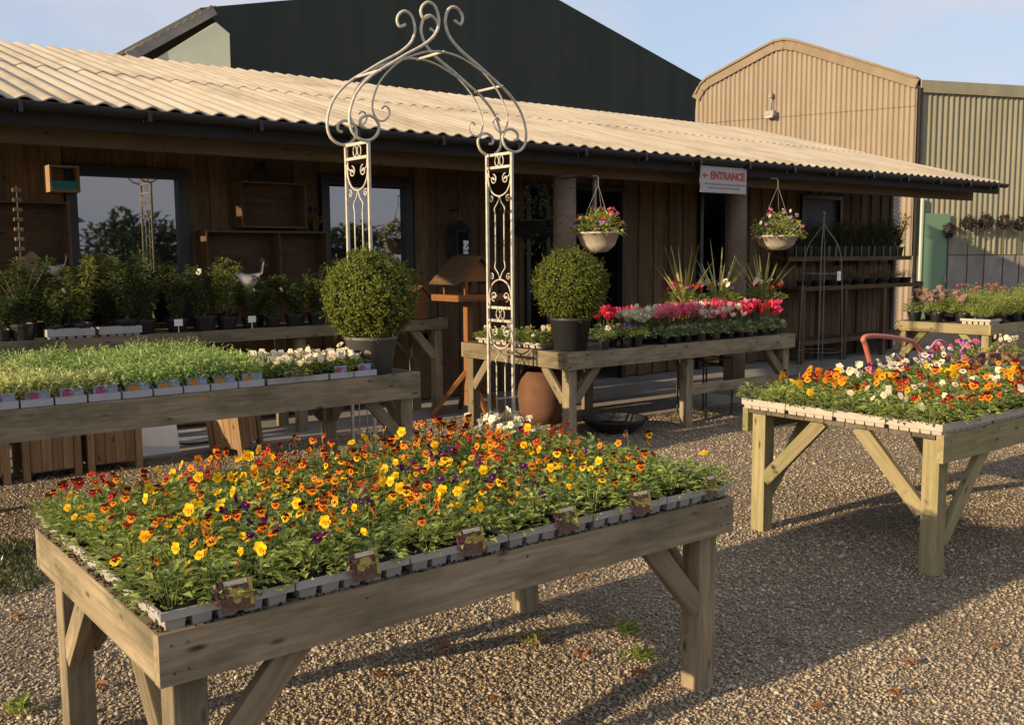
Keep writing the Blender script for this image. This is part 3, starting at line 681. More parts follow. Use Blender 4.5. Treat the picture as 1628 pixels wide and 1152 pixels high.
# ------------------------------------------------------------------ iron arch between the tables
def crom(pts, k=6):
    P = [V(p) for p in pts]; P = [P[0]*2-P[1]]+P+[P[-1]*2-P[-2]]; o = []
    for i in range(1, len(P)-2):
        for j in range(k):
            t = j/k; o.append(.5*((2*P[i])+(P[i+1]-P[i-1])*t+(2*P[i-1]-5*P[i]+4*P[i+1]-P[i+2])*t*t+(3*P[i]-P[i-1]-3*P[i+1]+P[i+2])*t**3))
    return o+[P[-2]]
arch = thing("garden_arch", "tall cream wrought-iron arch with scrolls standing between two plant tables", "arch", (4.82, 7.0, 0))
AD = .37
MAIN = [(4.692, 3.708), (4.634, 3.684), (4.608, 3.729), (4.628, 3.784), (4.686, 3.819), (4.75, 3.795), (4.782, 3.727), (4.785, 3.654), (4.74, 3.561), (4.63, 3.469), (4.452, 3.368), (4.31, 3.281), (4.124, 3.164), (4.002, 3.043), (3.939, 2.923), (3.917, 2.807), (3.937, 2.719), (3.999, 2.665), (4.081, 2.655), (4.158, 2.696), (4.187, 2.77), (4.153, 2.832), (4.086, 2.852), (4.022, 2.822), (4.016, 2.77), (4.053, 2.756)]
INNER = [(4.452, 3.349), (4.325, 3.256), (4.214, 3.141), (4.15, 3.019), (4.13, 2.914), (4.161, 2.839), (4.222, 2.818), (4.281, 2.862), (4.286, 2.914), (4.248, 2.94), (4.216, 2.915)]
TOPA = [(4.31, 3.278), (4.548, 3.38), (4.68, 3.42), (4.82, 3.434)]
for y in (0, AD):
    mb = MB()
    for sgn in (1, -1):
        for c, r_ in ((MAIN, .0125), (INNER, .008)): mb.tube(crom([(sgn*(x-4.82), y, z) for x, z in c]), r_, 8)
    tp = [(x-4.82, y, z) for x, z in TOPA]; mb.tube(crom(tp+[(-x, yy, z) for x, yy, z in tp[-2::-1]]), .009, 8)
    mb.build("arch_scroll", "cream_metal", arch, smooth=True)
for x, z in ((-.62, 3.215), (0, 3.434), (.62, 3.215)): MB().tube([(x, -.02, z), (x, AD+.02, z)], .012, 8).build("crossbar", "cream_metal", arch, smooth=True)
def spiral(mb, cy, cz, r, turns, a0, sgn, rod=.006):
    pts = [(0, cy+sgn*math.cos(a0+t*turns*6.283/24)*r*(1-t/28), cz+math.sin(a0+t*turns*6.283/24)*r*(1-t/28)) for t in range(25)]
    mb.tube(pts, rod, 5)
for sgn in (-1, 1):
    px = sgn*.735; mb = MB()
    for y in (0, AD): mb.box((0, y, 1.325), (.023, .023, 2.65))
    for z in (2.645, 2.53, 1.25, 1.13, .12): mb.box((0, AD/2, z), (.024, AD-.03, .024))
    sp = mb.build("side_panel", "cream_metal", arch, loc=(px, 0, 0)); o_ = MB(); c = AD/2
    for z in (2.588, 1.19):
        for dy in (-.035, .035): o_.tube([(0, c+dy+.028*math.cos(t*.524), z+.045*math.sin(t*.524)) for t in range(13)], .005, 5)
    def motif(z0, s):
        """Heart of scrolls hanging from a bar (s=-1) or standing on one (s=1)."""
        o_.tube(crom([(0, .016, z0+s*.04), (0, .025, z0+s*.14), (0, .08, z0+s*.225), (0, c, z0+s*.26), (0, AD-.08, z0+s*.225), (0, AD-.025, z0+s*.14), (0, AD-.016, z0+s*.04)]), .008, 6)
        for q in (-1, 1):
            spiral(o_, c+q*.09, z0+s*.105, .048, 1.35, 1.57*s+3.14, q); o_.tube(crom([(0, c+q*.16, z0+s*.02), (0, c+q*.145, z0+s*.08), (0, c+q*.05, z0+s*.11)]), .006, 5)
            spiral(o_, c+q*.125, z0+s*.285, .034, 1.2, 1, q); o_.tube(crom([(0, c, z0+s*.26), (0, c+q*.03, z0+s*.32), (0, c+q*.075, z0+s*.37), (0, c+q*.065, z0+s*.43)]), .006, 5)
    motif(2.53, -1); motif(1.25, 1); motif(1.13, -1)
    for q in (-1, 1): o_.tube([(0, c+q*.065, 2.105), (0, c+q*.065, 1.675)], .006, 5); o_.tube([(0, c+q*.065, .705), (0, c+q*.065, .13)], .006, 5)
    o_.tube(crom([(0, .02, .13), (0, c*.6, .3), (0, c, .14), (0, AD-c*.6, .3), (0, AD-.02, .13)]), .006, 5)
    o_.build("scrollwork", "cream_metal", sp, smooth=True)

# ------------------------------------------------------------------ table with seedling packs
T3X, T3E, T3Y, T3W, T3H = .55, 3.97, 6.12, 1.38, .87
table("long weathered table under the eaves filled with packs of feathery green seedlings", T3X, T3Y, T3E-T3X, T3W, T3H, nmid=0, rail=.19)
def seed_mesh(a, b, seed, mat, hgt=.17, n=270):
    rd = random.Random(seed); mb = MB()
    lumps = [(rd.uniform(0, a), rd.uniform(0, b), rd.uniform(.7, 1.15)) for _ in range(9)]
    for i in range(n):
        p = V((rd.uniform(0, a), rd.uniform(0, b), rd.uniform(0, .015))); d = V((rd.gauss(0, .5), rd.gauss(0, .5), 1))
        lm_ = min(lumps, key=lambda q: (q[0]-p.x)**2+(q[1]-p.y)**2)[2]
        l = hgt*lm_*rd.uniform(.5, 1.1); mb.blade(p, d, V((rd.uniform(-1, 1), rd.uniform(-1, 1), .2)), l, .006, droop=rd.uniform(0, .7))
        for k in range(3): mb.leaf(p+d.normalized()*l*rd.uniform(.45, 1), V((rd.uniform(-1, 1), rd.uniform(-1, 1), rd.uniform(-.1, .9))), V((rd.uniform(-.5, .5), rd.uniform(-.5, .5), 1)), .044, .017)
    return mb.mesh("seedlings", [mat])
edges = [-92, -34, 30, 85, 138, 192, 242, 290, 333, 377, 420]
ex = [at(e, 640-.06*e, y=T3Y+.03).x for e in edges]; rowd = .33
SM = [seed_mesh(.2, .3, 50+i, "seedling_leaf") for i in range(4)]; SP = [seed_mesh(.2, .3, 60+i, "pale_seedling_leaf", .15) for i in range(3)]
for j in range(4):
    for i in range(len(ex)-1):
        wdt = ex[i+1]-ex[i]-.012; tm = tray_mesh(wdt, rowd-.012, 3, 4, .052, ("tray_white", "soil"), .044)
        loc = (ex[i]+.006, T3Y+.008+rowd*j, T3H-.004); row = ("front", "second", "third", "back")[j]
        tray(tm, loc, f"pale pack of seedlings, {ORD[i]} along from the sunlit end, {row} row of the long table", "seedling packs")
        pale = i < 5-j
        s_ = thing("seedling_clump", f"{'pale yellowish' if pale else 'fresh green'} feathery seedlings filling the {ORD[i]} {row}-row pack from the sunlit end", "seedlings", (loc[0]+.01, loc[1]+.01, T3H+.036), 0, "seedlings in packs")
        link("foliage", random.choice(SP if pale else SM), s_, scale=((wdt-.02)/.2, 1.02, random.uniform(.9, 1.15)))
    # picture cards on the front row
    if j == 0:
        for i in range(1, len(ex)-1):
            cx = ex[i]+(ex[i+1]-ex[i])*.55
            card((cx, T3Y+.022, T3H+.036), (ex[i+1]-ex[i])*.72, .075, ('blue', 'magenta' if i < 5 else 'orange'), f"blue label with {'magenta' if i < 5 else 'orange'} flower picture, {ORD[i-1]} from the sunlit end of the seedling table", "labels in the seedling packs", tilt=-.1)
pxs = [(424, 520), (524, 560), (562, 597)]
for k, (a, b) in enumerate(pxs):
    xa, xb = at(a, 612, y=T3Y+.03).x, at(b, 605, y=T3Y+.03).x
    for j in range(2):
        tray(tray_mesh(xb-xa, .3, 5 if k == 0 else 3, 4, .05, ("tray_grey" if k == 0 else "tray_white", "soil"), .04), (xa, T3Y+.01+.32*j, T3H-.004), f"grey pack of white pansies, {ORD[k]} from the green seedlings, {('front', 'back')[j]} row", "white pansy packs")
    card(((xa+xb)/2-.03*(k == 0), T3Y+.025, T3H+.036), .13 if k == 0 else .1, .07, ('blue', 'magenta'), f"grey-blue picture label in the {ORD[k]} white pansy pack from the green seedlings", "labels in the white pansy packs", tilt=-.1)
for k in range(22):
    u = random.random(); yy = T3Y+.09+random.random()*.62; xa = at(424, 612, y=T3Y).x+.05; xb = at(597, 605, y=T3Y).x-.04
    xx = xa+(xb-xa)*((k % 11)+.5)/11+random.uniform(-.02, .02); yy = T3Y+.10+(.30 if k >= 11 else 0)+random.uniform(-.03, .05)
    kd = random.choice(['white', 'ivory', 'ivory', 'white', 'ivory', 'whiteface' if k % 4 else 'lilac'])
    flowering("pansy_plant", f"{VAR[kd][1]} pansy, {ORD[k % 11]} of the {'front' if k < 11 else 'back'} row between green seedlings and round box ball", "plant", "white pansies by the round box ball", (xx, yy, T3H+.035), PF, PFL[kd], random.choice([6, 7, 8]), .09, rnd, 1.0)

# clipped box balls
def box_ball(name, label, loc, rad, pot_r, pot_h, potmat, seed, nleaf=12500, cz=None):
    rd = random.Random(seed); t = thing(name, label, "topiary", loc)
    pm = MB(); pm.lathe([(pot_r*.78, 0), (pot_r*.97, pot_h*.9), (pot_r*1.0, pot_h*.9), (pot_r*1.03, pot_h), (pot_r*.95, pot_h), (pot_r*.93, pot_h*.93)], 32); pot = pm.build("pot", potmat, t, smooth=False)
    pot.data.polygons.foreach_set('use_smooth', [True]*len(pot.data.polygons))
    MB().lathe([(pot_r*.94, pot_h*.9), (pot_r*.94, pot_h*.915)], 24).build("soil", "soil", pot)
    cz = cz or pot_h+rad*.86; C = V((0, 0, cz)); mb = MB(); off = V((seed*3.1, seed*1.7, 0))
    for i in range(nleaf):
        d = rdir(rd); lump = 1+.09*noise.noise(d*2.6+off)+.07*noise.noise(d*7+off)
        hole = noise.noise(d*6.5+off*2)
        rr = rad*lump*(1-.12*rd.random()**2)*(.84 if hole > .3 else 1)
        sg_ = rad/.33; ld = (d*.35+rdir(rd)*.8).normalized()
        mb.leaf(C+d*rr, ld, (d+rdir(rd)*.45), rd.uniform(.02, .034)*sg_, .013*sg_, 0, .12)
    for i in range(170):
        d = rdir(rd); q = C+d*rad*rd.uniform(.97, 1.02); e = (d+rdir(rd)*.5).normalized(); l = rd.uniform(.03, .075)
        mb.tube([q, q+e*l], .0012, 3, 0, caps=False)
        for k in range(5): mb.leaf(q+e*l*(k+1)/5, (e*.5+rdir(rd)).normalized(), e, .022, .011, 0, .1)
    mb.build("foliage", "box_leaf", t)
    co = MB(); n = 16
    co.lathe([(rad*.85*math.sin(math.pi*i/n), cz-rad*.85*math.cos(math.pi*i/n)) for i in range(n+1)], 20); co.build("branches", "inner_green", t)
    MB().tube([(0, 0, pot_h*.9), (0, 0, cz)], .02, 6).build("stem", "bark", t)
    return t
p = at(592, 588, z=T3H); box_ball("box_ball", "round clipped box ball in a grey pot at the end of the seedling table", (3.70, 6.37, T3H), .335, .195, .27, "grey_pot", 1)
T4X, T4Y, T4L, T4W, T4H = 5.79, 6.50, 3.34, 1.65, .856
box_ball("box_ball", "round clipped box ball in a black pot at the corner of the cyclamen table", (6.08, 6.80, T4H), .335, .195, .30, "charcoal_plastic", 2)

# ------------------------------------------------------------------ cyclamen table and its plants
t4 = table("weathered timber table beneath the entrance sign, crowded with red and white cyclamen", T4X, T4Y, T4L, T4W, T4H, nmid=1, rail=.15)
MB().board((1.7, .07, .37), (3.25, .07, .37), .04, .1).build("lower_rail", "weathered_timber", t4, bevel=.003)
def pot_mesh(r, h, mat): 
    m_ = MB(); m_.lathe([(r*.75, 0), (r*.95, h*.8), (r*1.02, h*.8), (r*1.04, h), (r*.95, h), (r*.93, h*.9), (0, h*.9)], 16, mi=0); return m_.mesh("pot", [mat])
POTS = {k: pot_mesh(.05, .085, k) for k in ("terracotta", "black_plastic")}
CF = [foliage_mesh(70+i, 64, .11, .085, .06, .055, "cyclamen_leaf", stems=6, up=.35) for i in range(4)]
def cyc_flower(seed, c):
    rd = random.Random(seed); mb = MB(); h = rd.uniform(.10, .14)
    for k in range(6):
        a = k*1.047+rd.uniform(-.3, .3); d = V((math.cos(a)*.5, math.sin(a)*.5, 1)); mb.leaf(V((0, 0, h-.012)), d, V((math.cos(a), math.sin(a), -.2)), .045, .026, 0, .2, -.1)
    mb.tube([(.01, 0, .02), (.004, 0, h*.6), (0, 0, h-.01)], .0016, 3, 1, caps=False)
    return mb.mesh("flower", ["petal_"+c, "stem_green"])
CY = {c: [cyc_flower(i*7+q, c) for i in range(3)] for q, c in enumerate(("crimson", "white", "pink", "red", "lilac"))}
WORD = dict(crimson="crimson", white="white", pink="pink", red="bright red", lilac="pale lilac")
cnt = {}
for j in range(5):
    for i in range(11):
        u, v = (i+.5)/11, (j+.5)/5
        x = 6.86+u*2.22+random.gauss(0, .015); y = 6.575+v*.80+random.gauss(0, .015)
        if j == 0 and i < 1: continue
        c = 'crimson' if (v > .5 or u > .72) else 'white' if (u < .22 or (.48 < u < .68)) else random.choice(['crimson', 'pink'])
        if j == 0: c = random.choice(['white', 'crimson', 'crimson', 'pink']) if u < .7 else 'crimson'
        if c == 'crimson' and random.random() < .3: c = random.choice(['red', 'pink'])
        nf = random.choice([9, 10, 11]) if j else random.choice([1, 2, 3]) if u < .45 else random.choice([3, 4, 5])
        t = thing("cyclamen", f"{WORD[c] if nf else 'flowerless'} cyclamen in small pot, row {ORD[j]} from front rail, {ORD[i]} from the box ball", "plant", (x, y, T4H), random.uniform(0, 6), "potted cyclamen under the entrance sign")
        link("pot", POTS["terracotta" if random.random() < .3 else "black_plastic"], t); link("foliage", random.choice(CF), t, loc=(0, 0, .035), scale=(1.05, 1.05, 1.4))
        for k in range(nf):
            a = random.uniform(0, 6.28); r = .09*math.sqrt(random.random()); link("flower", random.choice(CY[c]), t, loc=(r*math.cos(a), r*math.sin(a), .075), rot=(random.gauss(0, .2), random.gauss(0, .2), random.uniform(0, 6)), scale=random.uniform(1.45, 1.95))
# small bedding plants in trays at the sunlit end, pansies beside the black pot
tmb = tray_mesh(.36, .5, 4, 5, .055, ("tray_cream", "soil"))
for k in range(3): tray(tmb, (5.86+(.02 if k < 2 else .40), (6.99, 7.52, 7.2)[k], T4H), ("cream tray of white and green bedding plants just behind the black pot", "cream tray of bedding plants at the shop-side end of the cyclamen table", "cream tray of yellow-flowered bedding plants between black pot and cyclamen")[k], "bedding plant trays on the cyclamen table")
for k in range(24):
    b = k//8; x = 5.86+(.02 if b < 2 else .40)+.05+.25*((k % 8) % 2)+random.uniform(-.02, .02); y = (6.99, 7.52, 7.2)[b]+.06+.12*((k % 8)//2)
    kd = ('white', 'cream', 'yellow')[b] if k % 3 else 'white'
    flowering("bedding_plant", f"{VAR[kd][1]} bedding plant, {('sunny', 'shady')[k % 2]} side, row {ORD[(k % 8)//2]}, of the cream tray {('just behind black pot', 'at shop-side end', 'beside the cyclamen')[b]}", "plant", "bedding plants behind the black pot", (x, y, T4H+.035), PF, PFL[kd], random.choice([0, 1, 1, 2]), .05, rnd)
for k, (x, y, kd, nf) in enumerate([(6.32, 6.60, 'whiteface', 3), (6.62, 6.62, 'lilac', 4), (6.76, 6.60, 'purple', 3), (6.6, 6.78, 'pink', 3), (6.78, 6.76, 'lilac', 2)]):
    t = flowering("potted_pansy", f"{VAR[kd][1]} pansy in a black pot beside the box ball, {('touching its pot', 'second along the rail', 'third along the rail', 'behind the first', 'behind the third')[k]}", "plant", "potted pansies beside the black pot", (x, y, T4H), PF, PFL[kd], nf, .06, rnd)
    for ch in t.children: ch.location.z += .085
    link("pot", POTS["black_plastic"], t, scale=1.1)
# three bowls with spiky cordylines behind
def spiky(loc, label, seed, cols, name="planter_bowl"):
    rd = random.Random(seed); t = thing(name, label, "planter", loc, 0, "spiky planters at the back of the cyclamen table")
    b = MB(); b.lathe([(.15, 0), (.2, .12), (.235, .3), (.25, .3), (.25, .34), (.225, .34), (.215, .3), (0, .3)], 24); b.build("bowl", "brown_bowl", t, smooth=False)
    s_ = MB()
    for k in range(17):
        a = rd.uniform(0, 6.28); e = rd.uniform(.12, .75); d = V((math.cos(a)*e, math.sin(a)*e, 1)); l = rd.uniform(.5, .82); up = V((-math.sin(a), math.cos(a), .1))
        s_.blade(V((.02*math.cos(a), .02*math.sin(a), .3)), d, up.cross(d), l, .027, droop=e*.4)
    s_.build("spiky_leaves", "spike_leaf", t)
    link("foliage", foliage_mesh(seed, 230, .27, .17, .065, .04, "bright_leaf"), t, loc=(0, 0, .29))
    for k in range(22):
        a = rd.uniform(0, 6.28); r = .24*math.sqrt(rd.random()); c = rd.choice(cols)
        link("flower", rd.choice(PFL[c]), t, loc=(r*math.cos(a), r*math.sin(a), .36), rot=(0, 0, -2.3+rd.gauss(0, .8)), scale=rd.uniform(1.1, 1.5))
for k, (px, cols, lab) in enumerate([(1088, ['red', 'red', 'pink'], "brown bowl of red flowers with a tall spiky plant, nearest the box ball"), (1143, ['white', 'yellow', 'cream', 'lilac'], "brown bowl of white and yellow flowers with a spiky plant, middle of three"), (1212, ['red', 'red', 'white', 'cream'], "brown bowl of red and white flowers with a spiky plant, in front of the pole")]):
    p = at(px, 470, y=7.62); spiky((p.x, 7.62, T4H), lab, 90+k, cols)
# things below it
bt = MB(); bt.lathe([(.18, 0), (.235, .16), (.25, .3), (.235, .46), (.21, .55), (.19, .55), (.2, .45), (0, .44)], 28); o = bt.build("barrel_planter", "terracotta", None, smooth=True, loc=(6.5, 7.72, 0)); tag(o, "rounded terracotta planter standing in the shade under the cyclamen table", "planter")
hp_ = thing("metal_stand", "thin black metal plant stand under the cyclamen table", "stand", (7.95, 6.75, 0))
for sx in (0, .42):
    for sy in (0, .4): MB().tube([(sx, sy, 0), (sx, sy, .62)], .011, 6).build("leg", "dark_metal", hp_)
for z in (.3, .62):
    m_ = MB(); m_.tube([(0, 0, z), (.42, 0, z), (.42, .4, z), (0, .4, z), (0, 0, z)], .009, 6)
    for k in range(6): m_.tube([(.06*k+.05, 0, z), (.06*k+.05, .4, z)], .004, 4)
    m_.build("shelf", "dark_metal", hp_)
m_ = MB(); m_.lathe([(.2, 0), (.28, .06), (.32, .11), (.33, .11), (.33, .125), (.3, .125), (.26, .05), (0, .04)], 32); tag(m_.build("black_bowl", "black_plastic", None, loc=(6.72, 6.86, 0.012)), "empty wide black plastic bowl on the ground before the cyclamen table", "bowl")

# ------------------------------------------------------------------ hanging baskets
def basket(loc, label, br, bh, mat, cols, seed, hook, fol="bright_leaf", trail=0, gr="hanging baskets under the eaves"):
    """loc: centre of the bowl's rim; hook: height of the hook above it."""
    rd = random.Random(seed); t = thing("hanging_basket", label, "hanging basket", loc, 0, gr); b = MB()
    b.lathe([(.0, -bh), (br*.45, -bh*.95), (br*.8, -bh*.6), (br, 0), (br*1.04, 0), (br*1.04, .02), (br*.95, .02), (br*.9, -.02), (0, -.03)], 24); b.build("bowl", mat, t, smooth=True)
    c = MB()
    for k in range(3): c.tube([(br*math.cos(k*2.09+.5), br*math.sin(k*2.09+.5), .01), (0, 0, hook-.08)], .003, 5)
    c.tube([(0, 0, hook-.09), (0, 0, hook)], .005, 5); c.build("chain", "stone_grey", t)
    k_ = MB(); k_.tube([(0, .62, hook+.03), (0, .3, hook+.03), (0, .02, hook+.02), (0, 0, hook)], .008, 6); k_.build("hook", "dark_metal", t)
    m_ = MB()
    for i in range(620):
        d = rdir(rd, -.15, 1); q = V((d.x*br*1.25, d.y*br*1.25, d.z*br*1.0+.02))*rd.uniform(.5, 1.05)
        if trail and rd.random() < .4: q = V((d.x*br*1.15, d.y*br*1.15, -rd.random()*trail))
        m_.leaf(q, (d+rdir(rd)*.7), V((rd.gauss(0, .4), rd.gauss(0, .4), 1)), rd.uniform(.035, .06), .03)
    m_.build("foliage", fol, t)
    for k in range(34):
        d = rdir(rd, .0, 1); q = V((d.x*br*1.25, d.y*br*1.25, d.z*br*1.05-.07)); fs = PFL[rd.choice(cols)]
        link("flower", rd.choice(fs), t, loc=q, rot=(0, 0, -2.2+rd.gauss(0, 1)), scale=rd.uniform(.8, 1.3))
p = at(951, 372, y=7.78); basket(p, "cream bowl hanging basket of pink flowers beside the first pole", .225, .2, "cream_basket", ['pink', 'pink', 'lilac', 'rust'], 5, .6)
p = at(1235, 377, y=7.78); basket(p, "cream hanging basket of pale pink and white flowers past the entrance sign", .265, .17, "cream_basket", ['pink', 'pink', 'lilac', 'cream'], 6, .72)
p = at(850, 345, y=8.95); basket((p.x, 8.95, 2.12), "shaded hanging basket trailing purple flowers in front of the dark doorway", .34, .2, "black_plastic", ['lilac', 'lilac', 'lilac', 'pink'], 7, .6, "shrub_leaf", .4)

# ------------------------------------------------------------------ staging of shrubs along the wall
T6Y, T6H = 8.75, 1.06; e6 = at(712, 506, y=T6Y).x
table("taller shaded staging bench behind the seedling table, lined with potted shrubs", .9, T6Y, e6-.9, .62, T6H, nmid=2, rail=.11)
def shrub_mesh(seed, hgt, rad, n, ll, lw, mat, stem_n=5):
    rd = random.Random(seed); mb = MB(); tips = []
    for s in range(stem_n):
        a = rd.uniform(0, 6.28); q = rad*rd.uniform(.3, 1); tp = V((q*math.cos(a), q*math.sin(a), hgt*rd.uniform(.65, 1.05))); md = V((tp.x*.35, tp.y*.35, tp.z*.5)); pts = [V((0, 0, 0)), md, tp]
        mb.tube(pts, [.007, .005, .002], 4, 1, caps=False)
        for k in range(n//stem_n):
            f = rd.uniform(.1, 1.02); b = pts[0].lerp(md, f*2) if f < .5 else md.lerp(tp, f*2-1); d = rdir(rd, -.2, .8)
            mb.leaf(b+d*.015, d, V((0, 0, 1)), ll*rd.uniform(.6, 1.2), lw*rd.uniform(.7, 1.2))
    return mb.mesh("foliage", [mat, "bark"])
SH = [shrub_mesh(200+i, (.42, .5, .36, .56, .4, .46)[i], (.22, .18, .25, .16, .25, .2)[i], 620, (.06, .075, .05, .085, .06, .05)[i], (.03, .035, .03, .025, .04, .025)[i], "shrub_leaf" if i != 3 else "bright_leaf", 7) for i in range(6)]
SHB = shrub_mesh(220, .42, .2, 560, .06, .032, "bright_leaf", 7)
PB = pot_mesh(.11, .2, "black_plastic")
kinds = ["low rounded", "upright", "broad low", "tall slender", "bushy", "small-leaved"]
spx = [4, 42, 84, 122, 160, 200, 236, 275, 318, 352, 392, 430, 468, 505]
for k, px in enumerate(spx):
    for row in (0, 1):
        if (k, row) in ((4, 0), (6, 1), (11, 1)): continue
        q = (k*5+row*2) % 6; y = T6Y+.17+.28*row; p = at(px+row*14+random.uniform(-9, 9), 480, y=y+random.uniform(-.04, .04))
        br_t = (row == 1 and k in (3, 7, 9, 10, 12, 13)); s_ = random.uniform(.7, 1.18)
        t = thing("potted_shrub", f"{'leafy bright green' if br_t else kinds[q]} shrub in black pot, {ORD[k] if k < 12 else ('thirteenth', 'fourteenth')[k-12]} along staging's {('front', 'wall-side')[row]} row from sunny end", "shrub", (p.x, y, T6H), random.uniform(0, 6), "potted shrubs on the staging", s_)
        link("pot", PB, t, scale=(.9, .9, .6)); link("foliage", SHB if br_t else SH[q], t, loc=(0, 0, .1))
        if k in (2, 8, 11) and row == 0: link("flower", PFL['white'][0], t, loc=(.02, -.1, .28), scale=1.3, rot=(0, 0, -2))
for k, (a, b) in enumerate([(75, 151), (158, 226)]):
    xa, xb = at(a, 535, y=T6Y-.01).x, at(b, 535, y=T6Y-.01).x
    tray(tray_mesh(xb-xa, .12, 5, 2, .08, ("tray_grey", "soil"), .06), (xa, T6Y-.02, T6H+.002), f"empty pale grey tray on the staging's front rail, {('nearer the sunny end', 'nearer the shop door')[k]}", "empty trays on the staging")
# small price tags on sticks
for k, px in enumerate((283, 400)):
    p = at(px, 508, y=T6Y+.04); t = thing("price_tag", f"small pale price tag on the staging rail, {('by the white flower', 'among the bright shrubs')[k]}", "price tag", (p.x, T6Y+.03, T6H)); MB().box((0, 0, .09), (.075, .004, .06)).build("tag", "white_paint", t); MB().box((0, .004, .05), (.006, .004, .1)).build("stick", "white_paint", t)

# ------------------------------------------------------------------ things on the shop wall
def wall_box(label, x0, x1, z0, z1, dep, div=(), shelf=(), mat="shelf_wood", name="wall_shelf", back=True):
    t = thing(name, label, "shelf", ((x0+x1)/2, WY-.01-dep/2, z0)); w_, h = x1-x0, z1-z0; th = .02
    if back: MB().box((0, dep/2-.006, h/2), (w_-.004, .01, h-.004)).build("back_panel", mat, t)
    for s in (-1, 1): MB().box((s*(w_/2-th/2), 0, h/2), (th, dep, h)).build("side", mat, t, bevel=.002)
    MB().box((0, 0, th/2), (w_-2*th-.002, dep, th)).build("bottom", mat, t); MB().box((0, 0, h-th/2), (w_-2*th-.002, dep, th)).build("top", mat, t)
    for d in div: MB().box((d, 0, h/2), (th, dep-.02, h-2*th-.004)).build("divider", mat, t)
    for d in shelf: MB().box((0, 0, d), (w_-2*th-.002, dep-.02, th)).build("shelf", mat, t)
    return t
wall_box("upper wooden crate shelf on the shop wall between the two windows", 4.08, 4.80, 2.03, 2.50, .26)
wall_box("wide lower wooden crate shelf with a divider between the two windows", 3.70, 5.04, 1.36, 2.0, .26, div=(.12,))
wall_box("dark wooden display shelf on the wall before the first window, holding a nest box", 1.6, 2.45, 1.52, 2.24, .24, mat="shelf_wood")
tb = wall_box("small open wall box with a teal base beside the first window", 2.30, 2.56, 2.33, 2.57, .2, mat="planter_wood"); MB().box((0, -.02, .035), (.215, .17, .028)).build("base", "teal_paint", tb); MB().box((0, -.092, .05), (.22, .006, .1)).build("apron", "teal_paint", tb)
nb = thing("nest_box", "small plain wooden nest box with a round hole on the dark wall shelf", "bird box", (2.12, 9.66, 1.545)); m_ = MB(); m_.prism([(-.075, -.06, 0), (.075, -.06, 0), (.075, -.06, .19), (0, -.06, .255), (-.075, -.06, .19)], (0, .12, 0)); m_.build("body", "planter_wood", nb)
m_ = MB(); m_.lathe([(0, 0), (.02, .002), (.02, 0)], 14); shift(m_, 42, V((0, -.063, .15)), 0); m_.build("entrance_hole", "black_plastic", nb)
def hen(loc, mat, label, s=1, rz=0):
    t = thing("hen_ornament", label, "ornament", loc, rz, None, s); m_ = MB(); n = 12
    prof = [(.0, -.15), (.03, -.12), (.06, -.06), (.075, 0), (.065, .05), (.045, .09), (.03, .115), (.024, .14), (.028, .16), (.02, .18), (0, .185)]
    vs = []; k = 12
    cen = [(-.16, .17), (-.12, .14), (-.06, .10), (0, .095), (.05, .11), (.08, .15), (.095, .19), (.10, .215), (.105, .235), (.105, .25), (.105, .26)]
    for (r, _), (cx, cz) in zip(prof, cen):
        for j in range(k): a = 6.283*j/k; vs.append((cx+math.cos(a)*r*.45, math.sin(a)*r*.75, cz+math.cos(a)*r*.9))
    m_.add(vs, [(i*k+j, i*k+(j+1) % k, (i+1)*k+(j+1) % k, (i+1)*k+j) for i in range(len(prof)-1) for j in range(k)]); m_.build("body", mat, t, smooth=True)
    m_ = MB(); m_.prism([(.08, -.006, .255), (.09, -.006, .3), (.105, -.006, .275), (.115, -.006, .295), (.13, -.006, .25)], (0, .012, 0)); m_.prism([(.125, -.005, .235), (.16, -.005, .225), (.125, -.005, .22)], (0, .01, 0)); m_.build("comb", "hen_red", t)
    m_ = MB()
    for s_ in (-.03, .03): m_.tube([(0, s_, .03), (0, s_, 0)], .008, 5)
    m_.box((0, 0, .004), (.12, .1, .008)); m_.build("base", mat, t)
hen((4.15, 9.5, 1.385), "hen_white", "white hen ornament standing on the lower crate shelf", 1.15); hen((3.92, 9.62, 1.385), "hen_red", "rusty red hen ornament beside the white hen", .95)
hen((2.33, 9.64, 1.545), "hen_white", "white bird ornament next to the nest box on the dark wall shelf", .8)
hs = thing("hanging_ornament", "string of pale wooden pieces hanging at the sunny end of the shop wall", "ornament", (1.93, 9.15, 1.62)); m_ = MB(); m_.tube([(0, 0, 0), (0, 0, .72)], .004, 4); m_.build("string", "grey_metal", hs)
for k in range(9): MB().box((0, 0, .03+.082*k), (.07, .02, .03)).build("piece", "planter_wood", hs, bevel=.003)
lm_ = thing("wall_lamp", "dark bell-shaped lamp hanging under the eaves above the crate shelves", "lamp", (4.3, 9.55, 2.5)); m_ = MB(); m_.lathe([(.13, 0), (.12, .03), (.06, .16), (.03, .2), (.03, .25)], 18); m_.build("lamp_shade", "dark_metal", lm_); m_ = MB(); m_.tube([(0, 0, .24), (0, 0, .36), (0, .1, .4), (0, .24, .4)], .012, 6); m_.build("bracket", "dark_metal", lm_)
vp = thing("potted_plant", "small purple-leaved plant on top of the lower crate shelf", "plant", (4.93, 9.62, 2.001)); link("pot", POTS["black_plastic"], vp, scale=1.1); link("foliage", foliage_mesh(300, 60, .1, .12, .05, .03, "dead_leaf"), vp, loc=(0, 0, .07))
for k in range(4): link("flower", PFL['purple'][k % 4], vp, loc=(random.uniform(-.07, .07), random.uniform(-.07, .07), .09), rot=(0, 0, -2.2))
